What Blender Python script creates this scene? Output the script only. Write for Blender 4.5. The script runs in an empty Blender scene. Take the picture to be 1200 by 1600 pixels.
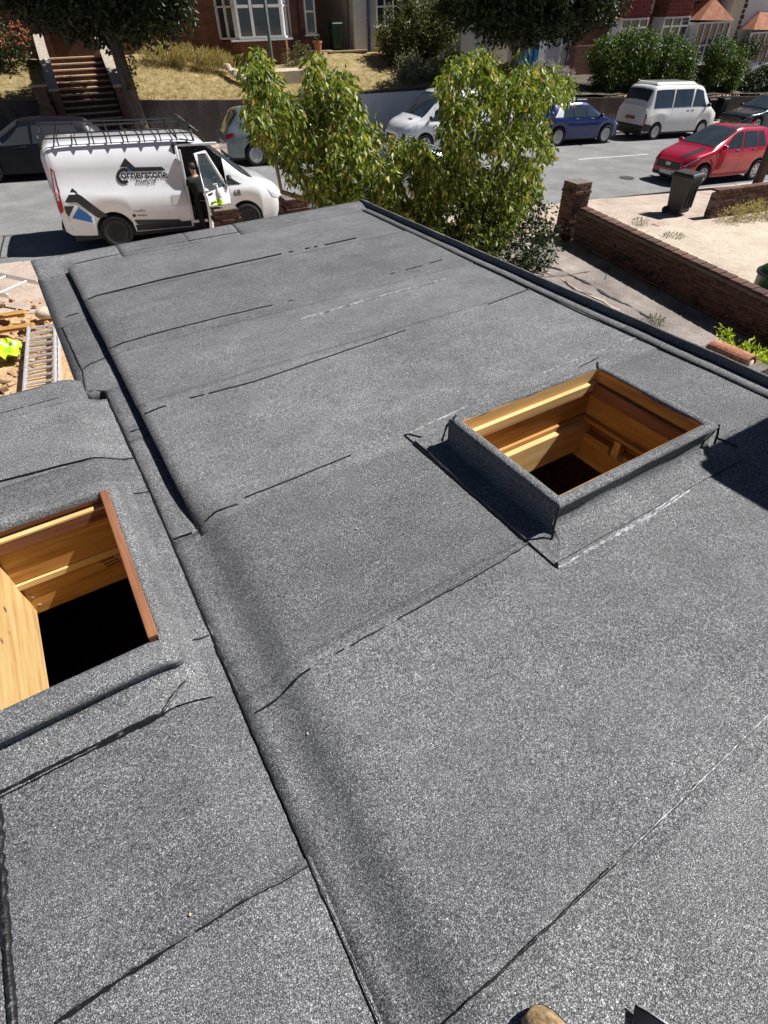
import bpy, bmesh, math, random
from mathutils import Vector, Matrix, noise
random.seed(7)
R = math.radians
PI = math.pi
scene = bpy.context.scene
col = scene.collection

# ---------------------------------------------------------------- camera
CAMZ = 1.65
F_PX, PITCH, ROLL, YAW = 827.04, R(43.7556), R(-1.4592), R(30.4482)
_f = Vector((math.sin(YAW) * math.cos(PITCH), math.cos(YAW) * math.cos(PITCH), -math.sin(PITCH)))
_r = Vector((math.cos(YAW), -math.sin(YAW), 0))
_u = _r.cross(_f)
CR = _r * math.cos(ROLL) + _u * math.sin(ROLL)
CU = -_r * math.sin(ROLL) + _u * math.cos(ROLL)
CF = _f
cam_d = bpy.data.cameras.new('camera')
cam = bpy.data.objects.new('camera', cam_d)
col.objects.link(cam)
cam_d.sensor_fit = 'HORIZONTAL'
cam_d.sensor_width = 36
cam_d.lens = F_PX / 1200 * 36
cam_d.clip_start = .05
cam_d.clip_end = 1500
cam.matrix_world = Matrix(((CR.x, CU.x, -CF.x, 0), (CR.y, CU.y, -CF.y, 0), (CR.z, CU.z, -CF.z, CAMZ), (0, 0, 0, 1)))
scene.camera = cam

# ---------------------------------------------------------------- sky, sun, exposure
SUN_EL, SUN_AZ = R(51), R(-12)            # azimuth measured from +X towards +Y
SUNV = Vector((math.cos(SUN_EL) * math.cos(SUN_AZ), math.cos(SUN_EL) * math.sin(SUN_AZ), math.sin(SUN_EL)))
world = bpy.data.worlds.new('World')
scene.world = world
world.use_nodes = True
wn = world.node_tree
wn.nodes.clear()
sky = wn.nodes.new('ShaderNodeTexSky')
sky.sky_type = 'NISHITA'
sky.sun_disc = False
sky.sun_elevation = SUN_EL
sky.sun_rotation = PI / 2 - SUN_AZ
sky.altitude = 50
sky.air_density = .38
sky.dust_density = .2
bg = wn.nodes.new('ShaderNodeBackground')
bg.inputs['Strength'].default_value = .05
wo = wn.nodes.new('ShaderNodeOutputWorld')
wn.links.new(sky.outputs[0], bg.inputs[0])
wn.links.new(bg.outputs[0], wo.inputs[0])
sd = bpy.data.lights.new('sun', 'SUN')
sd.energy = 5.0
sd.angle = R(.5)
sd.color = (1, .975, .95)
sun = bpy.data.objects.new('sun', sd)
col.objects.link(sun)
sun.rotation_euler = SUNV.to_track_quat('Z', 'Y').to_euler()
sun.location = (20, 0, 30)
vs = scene.view_settings
vs.view_transform = 'Standard'
vs.look = 'None'
vs.exposure = 0.55
vs.gamma = 1
vs.use_curve_mapping = False

# ---------------------------------------------------------------- places
AL = .1246                                # the street is turned this much against the roof
U = Vector((math.cos(AL), -math.sin(AL), 0))
V = Vector((math.sin(AL), math.cos(AL), 0))
def W(u, v, z=0): return U * u + V * v + Vector((0, 0, z))
def ray(px, py): return CR * ((px - 600) / F_PX) + CU * (-(py - 800) / F_PX) + CF
def at_v(px, py, v):                      # pixel on the upright plane v (street frame) -> (u, v, z)
    d = ray(px, py); t = v / d.dot(V)
    return Vector((d.dot(U) * t, v, d.z * t + CAMZ))
def at_u(px, py, u):
    d = ray(px, py); t = u / d.dot(U)
    return Vector((u, d.dot(V) * t, d.z * t + CAMZ))
def at_z(px, py, z=0):                    # pixel on a level plane -> world
    d = ray(px, py); t = (z - CAMZ) / d.z
    return Vector((d.x * t, d.y * t, z))
def sst(a, b, x):
    t = (x - a) / (b - a); t = max(0, min(1, t)); return t * t * (3 - 2 * t)
def lerp(a, b, t): return a + (b - a) * t
def ip(tab, x):
    if x <= tab[0][0]: return tab[0][1]
    for (a, b), (c, d) in zip(tab, tab[1:]):
        if x <= c: return b + (d - b) * (x - a) / (c - a)
    return tab[-1][1]
def st(u): return -2.225 - .038 * max(-40, min(90, u))     # street surface
KERB = .06
V_KERB, V_FKERB, V_WALL = 13.76, 24.1, 26.4
def gz(u, v):                             # our side of the street
    k = lerp(.02, .055, sst(0, 3, u))
    return st(u) + KERB - k * max(0, 11 - max(v, -4))
def at_g(px, py):
    d = ray(px, py); lo, hi = 1., 80.
    o = Vector((0, 0, CAMZ))
    for _ in range(50):
        m = (lo + hi) / 2; p = o + d * m
        if p.z > gz(p.dot(U), p.dot(V)): lo = m
        else: hi = m
    return Vector((p.dot(U), p.dot(V), gz(p.dot(U), p.dot(V))))

# ---------------------------------------------------------------- materials
def nt(name):
    m = bpy.data.materials.new(name); m.use_nodes = True
    t = m.node_tree; b = t.nodes['Principled BSDF']
    return m, t, b
def N(t, kind, **kw):
    n = t.nodes.new(kind)
    for k, v in kw.items():
        if k in n.inputs: n.inputs[k].default_value = v
        else: setattr(n, k, v)
    return n
def ramp(t, fac, stops):
    n = t.nodes.new('ShaderNodeValToRGB'); e = n.color_ramp.elements
    while len(e) < len(stops): e.new(.5)
    for q, (p, c) in zip(e, stops):
        q.position = p; q.color = (*c, 1) if len(c) == 3 else c
    t.links.new(fac, n.inputs[0]); return n.outputs[0]
def mixc(t, a, b, fac, mode='MIX'):
    n = t.nodes.new('ShaderNodeMix'); n.data_type = 'RGBA'; n.blend_type = mode
    for s, v in ((n.inputs[0], fac), (n.inputs[6], a), (n.inputs[7], b)):
        if isinstance(v, (int, float)): s.default_value = v
        elif isinstance(v, tuple): s.default_value = (*v, 1)
        else: t.links.new(v, s)
    return n.outputs[2]
def coords(t, kind='Object', scale=(1, 1, 1)):
    c = t.nodes.new('ShaderNodeTexCoord'); m = t.nodes.new('ShaderNodeMapping')
    m.inputs['Scale'].default_value = scale
    t.links.new(c.outputs[kind], m.inputs[0]); return m.outputs[0]
def noi(t, vec, scale, detail=4, rough=.6):
    n = N(t, 'ShaderNodeTexNoise', Scale=scale, Detail=detail, Roughness=rough)
    t.links.new(vec, n.inputs['Vector']); return n.outputs[0]
def bump(t, b, h, strength, dist=.01):
    n = N(t, 'ShaderNodeBump', Strength=strength, Distance=dist)
    t.links.new(h, n.inputs['Height']); t.links.new(n.outputs[0], b.inputs['Normal'])
def mottled(name, stops, scale=6, rough=.8, bmp=.3, fine=60, metal=0, spec=.5, rnd=.0, coat=0, kind='Object', scl=(1, 1, 1), bd=.01):
    m, t, b = nt(name)
    c = coords(t, kind, scl)
    a = noi(t, c, scale, 6, .65)
    o = ramp(t, a, stops)
    if fine:
        f = noi(t, c, fine, 3, .7)
        o = mixc(t, o, ramp(t, f, [(.3, (.55, .55, .55)), (.7, (1.35, 1.35, 1.35))]), 1., 'MULTIPLY')
        if bmp: bump(t, b, f, bmp, bd)
    if rnd:
        oi = t.nodes.new('ShaderNodeObjectInfo')
        o = mixc(t, o, ramp(t, oi.outputs['Random'], [(0, (1 - rnd,) * 3), (1, (1 + rnd,) * 3)]), 1., 'MULTIPLY')
    t.links.new(o, b.inputs['Base Color'])
    b.inputs['Roughness'].default_value = rough
    b.inputs['Metallic'].default_value = metal
    b.inputs['Specular IOR Level'].default_value = spec
    if coat: b.inputs['Coat Weight'].default_value = coat; b.inputs['Coat Roughness'].default_value = .06
    return m
def two(c, k=.25, lo=.3, hi=.7): return [(lo, tuple(x * (1 - k) for x in c)), (hi, tuple(x * (1 + k) for x in c))]
def felt_mat(name, tint=1.):
    m, t, b = nt(name)
    c = coords(t)
    g1 = noi(t, c, 360, 2, .75)
    vo = N(t, 'ShaderNodeTexVoronoi', Scale=460.); t.links.new(c, vo.inputs['Vector'])
    g2 = t.nodes.new('ShaderNodeSeparateColor'); t.links.new(vo.outputs['Color'], g2.inputs[0])
    k = tint
    o1 = ramp(t, g1, [(.34, (.018 * k, .018 * k, .0185 * k)), (.5, (.098 * k, .099 * k, .102 * k)), (.64, (.37 * k, .373 * k, .38 * k))])
    o2 = ramp(t, g2.outputs[0], [(0, (.25, .25, .25)), (.75, (1.05, 1.05, 1.05)), (1, (2.1, 2.1, 2.1))])
    o = mixc(t, o1, o2, .75, 'MULTIPLY')
    g3 = noi(t, c, 110, 3, .7)
    o = mixc(t, o, ramp(t, g3, [(.34, (.62, .62, .62)), (.5, (1, 1, 1)), (.66, (1.5, 1.5, 1.5))]), 1., 'MULTIPLY')
    big = noi(t, c, 1.3, 5, .6)
    o = mixc(t, o, ramp(t, big, [(.28, (.80, .80, .81)), (.5, (1, 1, 1)), (.72, (1.2, 1.2, 1.19))]), 1., 'MULTIPLY')
    c2 = coords(t, 'Object', (1.4, 2.6, 1))
    sm = noi(t, c2, 2.2, 5, .7)
    o = mixc(t, o, ramp(t, sm, [(.32, (.82, .82, .82)), (.5, (1, 1, 1)), (.74, (1.3, 1.3, 1.29))]), .8, 'MULTIPLY')
    oi = t.nodes.new('ShaderNodeObjectInfo')
    o = mixc(t, o, ramp(t, oi.outputs['Random'], [(0, (.86, .86, .87)), (1, (1.14, 1.14, 1.13))]), 1., 'MULTIPLY')
    t.links.new(o, b.inputs['Base Color'])
    b.inputs['Roughness'].default_value = .85
    b.inputs['Specular IOR Level'].default_value = .35
    mx = t.nodes.new('ShaderNodeMath'); mx.operation = 'ADD'
    t.links.new(g1, mx.inputs[0]); t.links.new(g2.outputs[0], mx.inputs[1])
    bump(t, b, mx.outputs[0], .35, .002)
    return m
def brick_mat(name, c1, c2, mortar, scale=1., bw=.225, bh=.075, kind='UV'):
    m, t, b = nt(name)
    c = coords(t, kind)
    br = N(t, 'ShaderNodeTexBrick', Scale=1.)
    br.inputs['Color1'].default_value = (*c1, 1); br.inputs['Color2'].default_value = (*c2, 1)
    br.inputs['Mortar'].default_value = (*mortar, 1)
    br.inputs['Brick Width'].default_value = bw; br.inputs['Row Height'].default_value = bh
    br.inputs['Mortar Size'].default_value = .006; br.inputs['Mortar Smooth'].default_value = .2
    t.links.new(c, br.inputs['Vector'])
    n1 = noi(t, c, 3, 5); n2 = noi(t, c, 40, 3)
    o = mixc(t, br.outputs[0], ramp(t, n1, [(.3, (.65, .65, .65)), (.7, (1.3, 1.25, 1.2))]), 1., 'MULTIPLY')
    o = mixc(t, o, ramp(t, n2, [(.3, (.75, .75, .75)), (.7, (1.25, 1.25, 1.25))]), 1., 'MULTIPLY')
    t.links.new(o, b.inputs['Base Color']); b.inputs['Roughness'].default_value = .9
    inv = t.nodes.new('ShaderNodeMath'); inv.operation = 'SUBTRACT'; inv.inputs[0].default_value = 1
    t.links.new(br.outputs[1], inv.inputs[1]); bump(t, b, inv.outputs[0], .6, .008)
    return m
def leaf_mat(name, stops, trans=.35):
    m, t, b = nt(name)
    g = t.nodes.new('ShaderNodeNewGeometry')
    o = ramp(t, g.outputs['Random Per Island'], stops)
    t.links.new(o, b.inputs['Base Color']); b.inputs['Roughness'].default_value = .45
    b.inputs['Specular IOR Level'].default_value = .4
    tr = t.nodes.new('ShaderNodeBsdfTranslucent'); t.links.new(mixc(t, o, (1.2, 1.3, .45), 1., 'MULTIPLY'), tr.inputs[0])
    mx = t.nodes.new('ShaderNodeMixShader'); mx.inputs[0].default_value = trans
    t.links.new(b.outputs[0], mx.inputs[1]); t.links.new(tr.outputs[0], mx.inputs[2])
    t.links.new(mx.outputs[0], t.nodes['Material Output'].inputs[0])
    return m
def paint(name, c, metal=0., rough=.25, dirt=.12):
    m = mottled(name, two(c, dirt), 2.5, rough, 0, 0, metal, .5, 0, 1.)
    return m
def wood_mat(name, stops):
    m, t, b = nt(name)
    oi = t.nodes.new('ShaderNodeObjectInfo')
    tc = t.nodes.new('ShaderNodeTexCoord'); mp = t.nodes.new('ShaderNodeMapping')
    mp.inputs['Scale'].default_value = (1.2, 14, 14)
    ad = t.nodes.new('ShaderNodeVectorMath'); ad.operation = 'ADD'
    cb = t.nodes.new('ShaderNodeCombineXYZ'); ml = t.nodes.new('ShaderNodeMath'); ml.operation = 'MULTIPLY'; ml.inputs[1].default_value = 37.
    t.links.new(oi.outputs['Random'], ml.inputs[0]); t.links.new(ml.outputs[0], cb.inputs[0]); t.links.new(ml.outputs[0], cb.inputs[2])
    t.links.new(tc.outputs['Object'], ad.inputs[0]); t.links.new(cb.outputs[0], ad.inputs[1]); t.links.new(ad.outputs[0], mp.inputs[0])
    n = noi(t, mp.outputs[0], 1.6, 6, .65)
    o = ramp(t, n, stops)
    kn = N(t, 'ShaderNodeTexVoronoi', Scale=5.); t.links.new(ad.outputs[0], kn.inputs['Vector'])
    o = mixc(t, (.16, .07, .025), o, ramp(t, kn.outputs['Distance'], [(.04, (0, 0, 0)), (.09, (1, 1, 1))]))
    t.links.new(o, b.inputs['Base Color']); b.inputs['Roughness'].default_value = .65
    bump(t, b, n, .25, .004)
    return m

M = {}
M['felt'] = felt_mat('mineral_felt')
M['bitumen'] = mottled('bitumen', [(.0, (.004, .004, .005)), (.55, (.012, .012, .013)), (.66, (.05, .05, .052)), (.74, (.34, .34, .35))], 45, .32, .5, 120, bd=.003)  # pale stops paint highlights on the shiny bead
M['bitumen_pale'] = mottled('bitumen_edge_highlight', [(.3, (.02, .02, .02)), (.46, (.25, .25, .26)), (.6, (.62, .62, .63))], 30, .5, .5, 120, bd=.003)  # pale greys paint the sunlit glint of cut edges
M['wood'] = wood_mat('sawn_softwood', [(.28, (.24, .10, .025)), (.45, (.46, .225, .055)), (.55, (.53, .28, .08)), (.72, (.66, .41, .15))])
M['wood_pale'] = wood_mat('pale_softwood', [(.28, (.46, .24, .07)), (.45, (.66, .42, .16)), (.6, (.74, .52, .23)), (.75, (.82, .62, .34))])
M['wood_red'] = wood_mat('treated_batten', [(.28, (.12, .042, .02)), (.45, (.22, .085, .038)), (.72, (.34, .15, .07))])
M['dark_void'] = mottled('unlit_room_dark', two((.03, .028, .025)), 3, .9, .2, 30)  # near-black colour stands in for the unlit room below
M['insul'] = mottled('insulation_wool', two((.5, .47, .42), .4), 20, .95, .6, 90)
M['steel'] = mottled('galvanised_steel', two((.55, .56, .58), .2), 20, .4, .1, 80, metal=.9)
M['alu'] = mottled('aluminium', two((.78, .78, .79), .1), 12, .38, .1, 60, metal=.6)
M['road'] = mottled('road_asphalt', [(.3, (.15, .149, .146)), (.5, (.20, .197, .192)), (.72, (.265, .26, .25))], .9, .9, .4, 45)
M['kerbstone'] = mottled('kerb_concrete', two((.42, .38, .33), .2), 4, .9, .3, 50, rnd=.12)
M['pave'] = mottled('pavement_tarmac', [(.3, (.34, .255, .20)), (.5, (.45, .355, .285)), (.7, (.53, .44, .36))], 1.4, .95, .35, 40)
M['sand'] = mottled('sandy_soil', [(.25, (.36, .20, .095)), (.5, (.52, .33, .17)), (.72, (.62, .44, .25))], 1.8, .95, .7, 25, bd=.03)
M['conc'] = mottled('pale_concrete', [(.3, (.40, .33, .25)), (.5, (.50, .42, .325)), (.7, (.57, .49, .39))], 1.2, .95, .35, 30)
M['white'] = paint('white_paint', (.80, .81, .83), dirt=.04)
M['white_trim'] = mottled('white_upvc', two((.82, .82, .82), .04), 4, .4, 0, 0)
M['glass'] = mottled('dark_window_glass', two((.035, .048, .056), .3), 2, .03, 0, 0, spec=.8)
M['glass_blue'] = mottled('window_glass', two((.03, .045, .06), .3), 2, .05, 0, 0, spec=.8)
M['black'] = mottled('black_plastic', two((.018, .018, .02)), 8, .5, .1, 60)
M['blackgloss'] = mottled('black_gloss', two((.012, .012, .014)), 8, .15, 0, 0)
M['tyre'] = mottled('tyre_rubber', two((.018, .018, .018)), 10, .85, .2, 60)
M['rim'] = mottled('alloy_rim', two((.68, .69, .71), .1), 10, .35, 0, 0, metal=.15)
M['rimdark'] = mottled('steel_rim_dark', two((.05, .05, .055), .2), 10, .5, 0, 0, metal=.3)
M['lamp_clear'] = mottled('headlamp_glass', two((.62, .65, .68), .25), 30, .08, 0, 0, spec=.9)
M['lamp_red'] = mottled('tail_lamp_red', two((.42, .012, .015), .3), 30, .12, 0, 0)
M['plate_w'] = mottled('plate_white', two((.75, .75, .72), .08), 60, .5, 0, 0)
M['plate_y'] = mottled('plate_dark_red', two((.28, .10, .06), .2), 60, .5, 0, 0)
M['decal_dark'] = mottled('decal_charcoal', two((.028, .032, .036), .1), 6, .4, 0, 0)
M['decal_blue'] = mottled('decal_blue', two((.012, .19, .56), .1), 6, .4, 0, 0)
M['mark'] = mottled('road_paint', two((.62, .62, .60), .2), 9, .8, .3, 70)
M['grass'] = mottled('dry_lawn', [(.25, (.11, .09, .03)), (.45, (.27, .20, .08)), (.6, (.37, .28, .13)), (.75, (.46, .37, .21))], 3.5, .95, .7, 55, bd=.02)
M['bark'] = mottled('bark', two((.13, .10, .075), .4), 7, .95, .8, 30, scl=(1, 1, .25), bd=.02)
M['bark_pale'] = mottled('bark_pale', two((.30, .25, .19), .35), 7, .95, .8, 30, scl=(1, 1, .25), bd=.02)
M['brick_dark'] = brick_mat('brick_dark', (.19, .085, .055), (.12, .06, .045), (.20, .17, .14))
M['brick_house'] = brick_mat('brick_house', (.20, .075, .04), (.13, .05, .03), (.20, .16, .12))
M['wall_old'] = mottled('old_dark_render', [(.25, (.035, .032, .03)), (.5, (.07, .063, .058)), (.75, (.12, .11, .10))], 1.6, .95, .5, 22, scl=(1.5, 1.5, .5))  # dark mottled tone, stretched vertically
M['render_white'] = mottled('white_render', two((.74, .75, .77), .06), 2, .85, .15, 40)
M['render_cream'] = mottled('cream_render', two((.66, .60, .46), .08), 2, .85, .15, 40)
M['blue_paint'] = mottled('blue_door_paint', two((.03, .17, .42), .1), 3, .5, 0, 0)
M['coping'] = mottled('dark_coping', two((.05, .045, .045), .3), 5, .9, .3, 40)
M['pebble'] = mottled('pebbledash_coping', [(.3, (.22, .18, .14)), (.5, (.42, .36, .29)), (.7, (.6, .53, .45))], 18, .95, .6, 60)
M['stepstone'] = mottled('step_edge_stone', two((.46, .33, .22), .2), 5, .9, .3, 40)
M['stepriser'] = mottled('step_riser_brick', two((.10, .042, .028), .3), 8, .9, .4, 30)
M['terracotta'] = mottled('terracotta', [(.3, (.36, .13, .07)), (.6, (.47, .19, .11)), (.75, (.52, .27, .18))], 7, .8, .3, 40)
M['roof_tile'] = mottled('clay_roof_tile', two((.34, .135, .07), .35), 4, .9, .5, 30)
M['tile_red'] = mottled('hung_red_tile', two((.20, .035, .03), .3), 6, .7, .3, 30, rnd=.15)
M['brick_a'] = mottled('brick_brown', [(.3, (.07, .036, .026)), (.55, (.13, .062, .042)), (.75, (.20, .115, .08))], 9, .92, .5, 45, rnd=.35)
M['mortar'] = mottled('mortar', two((.17, .15, .125), .3), 10, .95, .5, 60)
M['bin'] = mottled('wheelie_bin_plastic', two((.028, .026, .024), .25), 3, .45, .1, 40)
M['bin_green'] = mottled('green_bin_plastic', two((.010, .042, .016), .2), 3, .45, .1, 40)
M['lamp_post'] = mottled('grey_green_post', two((.13, .16, .15), .15), 6, .5, .1, 40)
M['telegraph'] = mottled('tarred_pole', two((.07, .05, .038), .3), 9, .9, .5, 40, scl=(1, 1, .15))
M['hivis'] = mottled('hi_vis_fabric', two((.50, .80, .02), .1), 9, .8, .3, 80)
M['reflective'] = mottled('grey_reflective_tape', two((.55, .56, .55), .1), 9, .4, 0, 0)
M['rubble'] = mottled('rubble', [(.3, (.36, .20, .115)), (.5, (.52, .34, .20)), (.72, (.64, .50, .35))], 7, .95, .6, 40, rnd=.3)
M['stone_pale'] = mottled('pale_stone', two((.58, .50, .38), .15), 8, .9, .4, 40)
M['boot'] = mottled('boot_leather', [(.3, (.16, .10, .05)), (.5, (.36, .24, .12)), (.7, (.52, .38, .22))], 22, .6, .5, 90, bd=.004)
M['boot_sole'] = mottled('boot_sole', two((.02, .018, .016)), 10, .8, .3, 60)
M['skin'] = mottled('skin', two((.45, .25, .17), .1), 20, .55, .1, 100)
M['cloth_black'] = mottled('black_cloth', two((.014, .014, .016), .3), 12, .9, .4, 120)
M['hair'] = mottled('dark_hair', two((.02, .014, .01), .3), 40, .6, .5, 150)
M['plastic_clear'] = mottled('pale_bottle_plastic', two((.72, .75, .76), .1), 8, .15, 0, 0, spec=.7)
M['plastic_lime'] = mottled('lime_bottle_plastic', two((.55, .68, .16), .1), 8, .25, 0, 0)
M['gas'] = mottled('orange_cylinder_paint', two((.5, .12, .02), .2), 6, .4, .1, 40)
M['leaf_main'] = leaf_mat('leaf_yellow_green', [(0, (.035, .065, .01)), (.35, (.12, .175, .025)), (.7, (.26, .31, .055)), (.93, (.48, .48, .16)), (1, (.42, .20, .05))], .30)
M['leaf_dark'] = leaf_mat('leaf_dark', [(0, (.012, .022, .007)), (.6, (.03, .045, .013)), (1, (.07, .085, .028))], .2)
M['leaf_olive'] = leaf_mat('leaf_olive', [(0, (.05, .055, .014)), (.6, (.11, .11, .03)), (1, (.22, .19, .08))], .25)
M['leaf_hedge'] = leaf_mat('leaf_hedge', [(0, (.02, .045, .008)), (.6, (.06, .11, .018)), (1, (.13, .19, .03))], .3)
M['leaf_grey'] = leaf_mat('leaf_grey', [(0, (.10, .11, .07)), (.6, (.2, .21, .13)), (1, (.36, .36, .24))], .2)
M['leaf_lime'] = leaf_mat('leaf_lime', [(0, (.22, .34, .01)), (.5, (.42, .52, .02)), (1, (.58, .62, .05))], .35)
M['leaf_dry'] = leaf_mat('leaf_dry', [(0, (.24, .18, .07)), (.6, (.42, .33, .14)), (1, (.58, .5, .26))], .25)
M['petal'] = leaf_mat('petal', [(0, (.45, .06, .07)), (.6, (.55, .18, .14)), (1, (.6, .42, .18))], .3)
M['petal_lilac'] = leaf_mat('petal_lilac', [(0, (.32, .24, .42)), (1, (.52, .42, .6))], .3)

# ---------------------------------------------------------------- mesh helpers
class MB:
    def __init__(s): s.v = []; s.f = []
    def add(s, vs, fs):
        k = len(s.v); s.v += [tuple(p) for p in vs]; s.f += [tuple(i + k for i in f) for f in fs]
    def box(s, x0, x1, y0, y1, z0, z1):
        s.add([(x0, y0, z0), (x1, y0, z0), (x1, y1, z0), (x0, y1, z0), (x0, y0, z1), (x1, y0, z1), (x1, y1, z1), (x0, y1, z1)],
              [(0, 3, 2, 1), (4, 5, 6, 7), (0, 1, 5, 4), (1, 2, 6, 5), (2, 3, 7, 6), (3, 0, 4, 7)]); return s
    def hexa(s, p):                        # 8 points, bottom ring then top ring
        s.add(p, [(0, 3, 2, 1), (4, 5, 6, 7), (0, 1, 5, 4), (1, 2, 6, 5), (2, 3, 7, 6), (3, 0, 4, 7)]); return s
    def quad(s, *p): s.add(p, [tuple(range(len(p)))]); return s
    def grid(s, P, flip=False):
        n, m = len(P), len(P[0]); k = len(s.v)
        for r_ in P: s.v += [tuple(p) for p in r_]
        for i in range(n - 1):
            for j in range(m - 1):
                q = (k + i * m + j, k + i * m + j + 1, k + (i + 1) * m + j + 1, k + (i + 1) * m + j)
                s.f.append(q[::-1] if flip else q)
        return s
    def tube(s, path, r, n=8, cap=True):
        path = [Vector(p) for p in path]; k = len(s.v); m = len(path)
        for i, p in enumerate(path):
            d = (path[min(i + 1, m - 1)] - path[max(i - 1, 0)]).normalized()
            a = d.cross(Vector((0, 0, 1)) if abs(d.z) < .9 else Vector((1, 0, 0))).normalized(); b = d.cross(a)
            q = r[i] if isinstance(r, (list, tuple)) else r
            for j in range(n):
                t = 2 * PI * j / n; s.v.append(tuple(p + a * (q * math.cos(t)) + b * (q * math.sin(t))))
        for i in range(m - 1):
            for j in range(n):
                s.f.append((k + i * n + j, k + i * n + (j + 1) % n, k + (i + 1) * n + (j + 1) % n, k + (i + 1) * n + j))
        if cap:
            s.f.append(tuple(k + j for j in range(n))[::-1]); s.f.append(tuple(k + (m - 1) * n + j for j in range(n)))
        return s
    def lathe(s, prof, c=(0, 0, 0), axis='z', n=20):
        k = len(s.v); m = len(prof)
        for r_, h in prof:
            for j in range(n):
                t = 2 * PI * j / n; a, b = r_ * math.cos(t), r_ * math.sin(t)
                p = (a, b, h) if axis == 'z' else ((a, h, b) if axis == 'y' else (h, a, b))
                s.v.append((p[0] + c[0], p[1] + c[1], p[2] + c[2]))
        for i in range(m - 1):
            for j in range(n):
                s.f.append((k + i * n + j, k + i * n + (j + 1) % n, k + (i + 1) * n + (j + 1) % n, k + (i + 1) * n + j))
        s.f.append(tuple(k + j for j in range(n))[::-1]); s.f.append(tuple(k + (m - 1) * n + j for j in range(n)))
        return s
    def prism(s, poly, a, b, axis='y'):    # poly in the other two axes
        def P(p, t): return (p[0], t, p[1]) if axis == 'y' else ((t, p[0], p[1]) if axis == 'x' else (p[0], p[1], t))
        n = len(poly); s.add([P(p, a) for p in poly] + [P(p, b) for p in poly],
            [tuple(range(n))[::-1], tuple(range(n, 2 * n))] + [(i, (i + 1) % n, n + (i + 1) % n, n + i) for i in range(n)]); return s
    def build(s, name, mat, parent=None, smooth=False, bevel=0, o=(0, 0, 0), uv=True, bseg=1):
        me = bpy.data.meshes.new(name)
        me.from_pydata([(p[0] - o[0], p[1] - o[1], p[2] - o[2]) for p in s.v] if any(o) else s.v, [], s.f)
        if bevel or True:
            bm = bmesh.new(); bm.from_mesh(me)
            if bevel: bmesh.ops.bevel(bm, geom=bm.edges[:], offset=bevel, segments=bseg, affect='EDGES', clamp_overlap=True)
            bmesh.ops.recalc_face_normals(bm, faces=bm.faces[:])
            if uv:
                l = bm.loops.layers.uv.new('UVMap')
                for f in bm.faces:
                    n = f.normal; ax = max(range(3), key=lambda i: abs(n[i]))
                    for lp in f.loops:
                        c = lp.vert.co
                        lp[l].uv = (c.y, c.z) if ax == 0 else ((c.x, c.z) if ax == 1 else (c.x, c.y))
            if smooth:
                for f in bm.faces: f.smooth = True
            bm.to_mesh(me); bm.free()
        me.materials.append(M[mat] if isinstance(mat, str) else mat)
        ob = bpy.data.objects.new(name, me); col.objects.link(ob)
        if parent: ob.parent = parent
        return ob
def tag(o, label=None, cat=None, group=None, kind=None):
    if label: o['label'] = label
    if cat: o['category'] = cat
    if group: o['group'] = group
    if kind: o['kind'] = kind
    return o
def thing(name, label, cat, loc=(0, 0, 0), rotz=0, group=None):
    o = bpy.data.objects.new(name, None); col.objects.link(o)
    o.empty_display_size = .2; o.location = loc; o.rotation_euler = (0, 0, rotz)
    return tag(o, label, cat, group)
def sthing(name, label, cat, base=(0, 0, 0), group=None):   # street-frame thing: children use (u, v, z) minus base
    return thing(name, label, cat, W(*base), -AL, group)
def sframe(o, base=(0, 0, 0)):
    o.location = W(*base); o.rotation_euler = (0, 0, -AL); return o
def struct(o): o['kind'] = 'structure'; return o
def fn(x, y, z=0): return noise.noise(Vector((x, y, z)))
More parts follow.
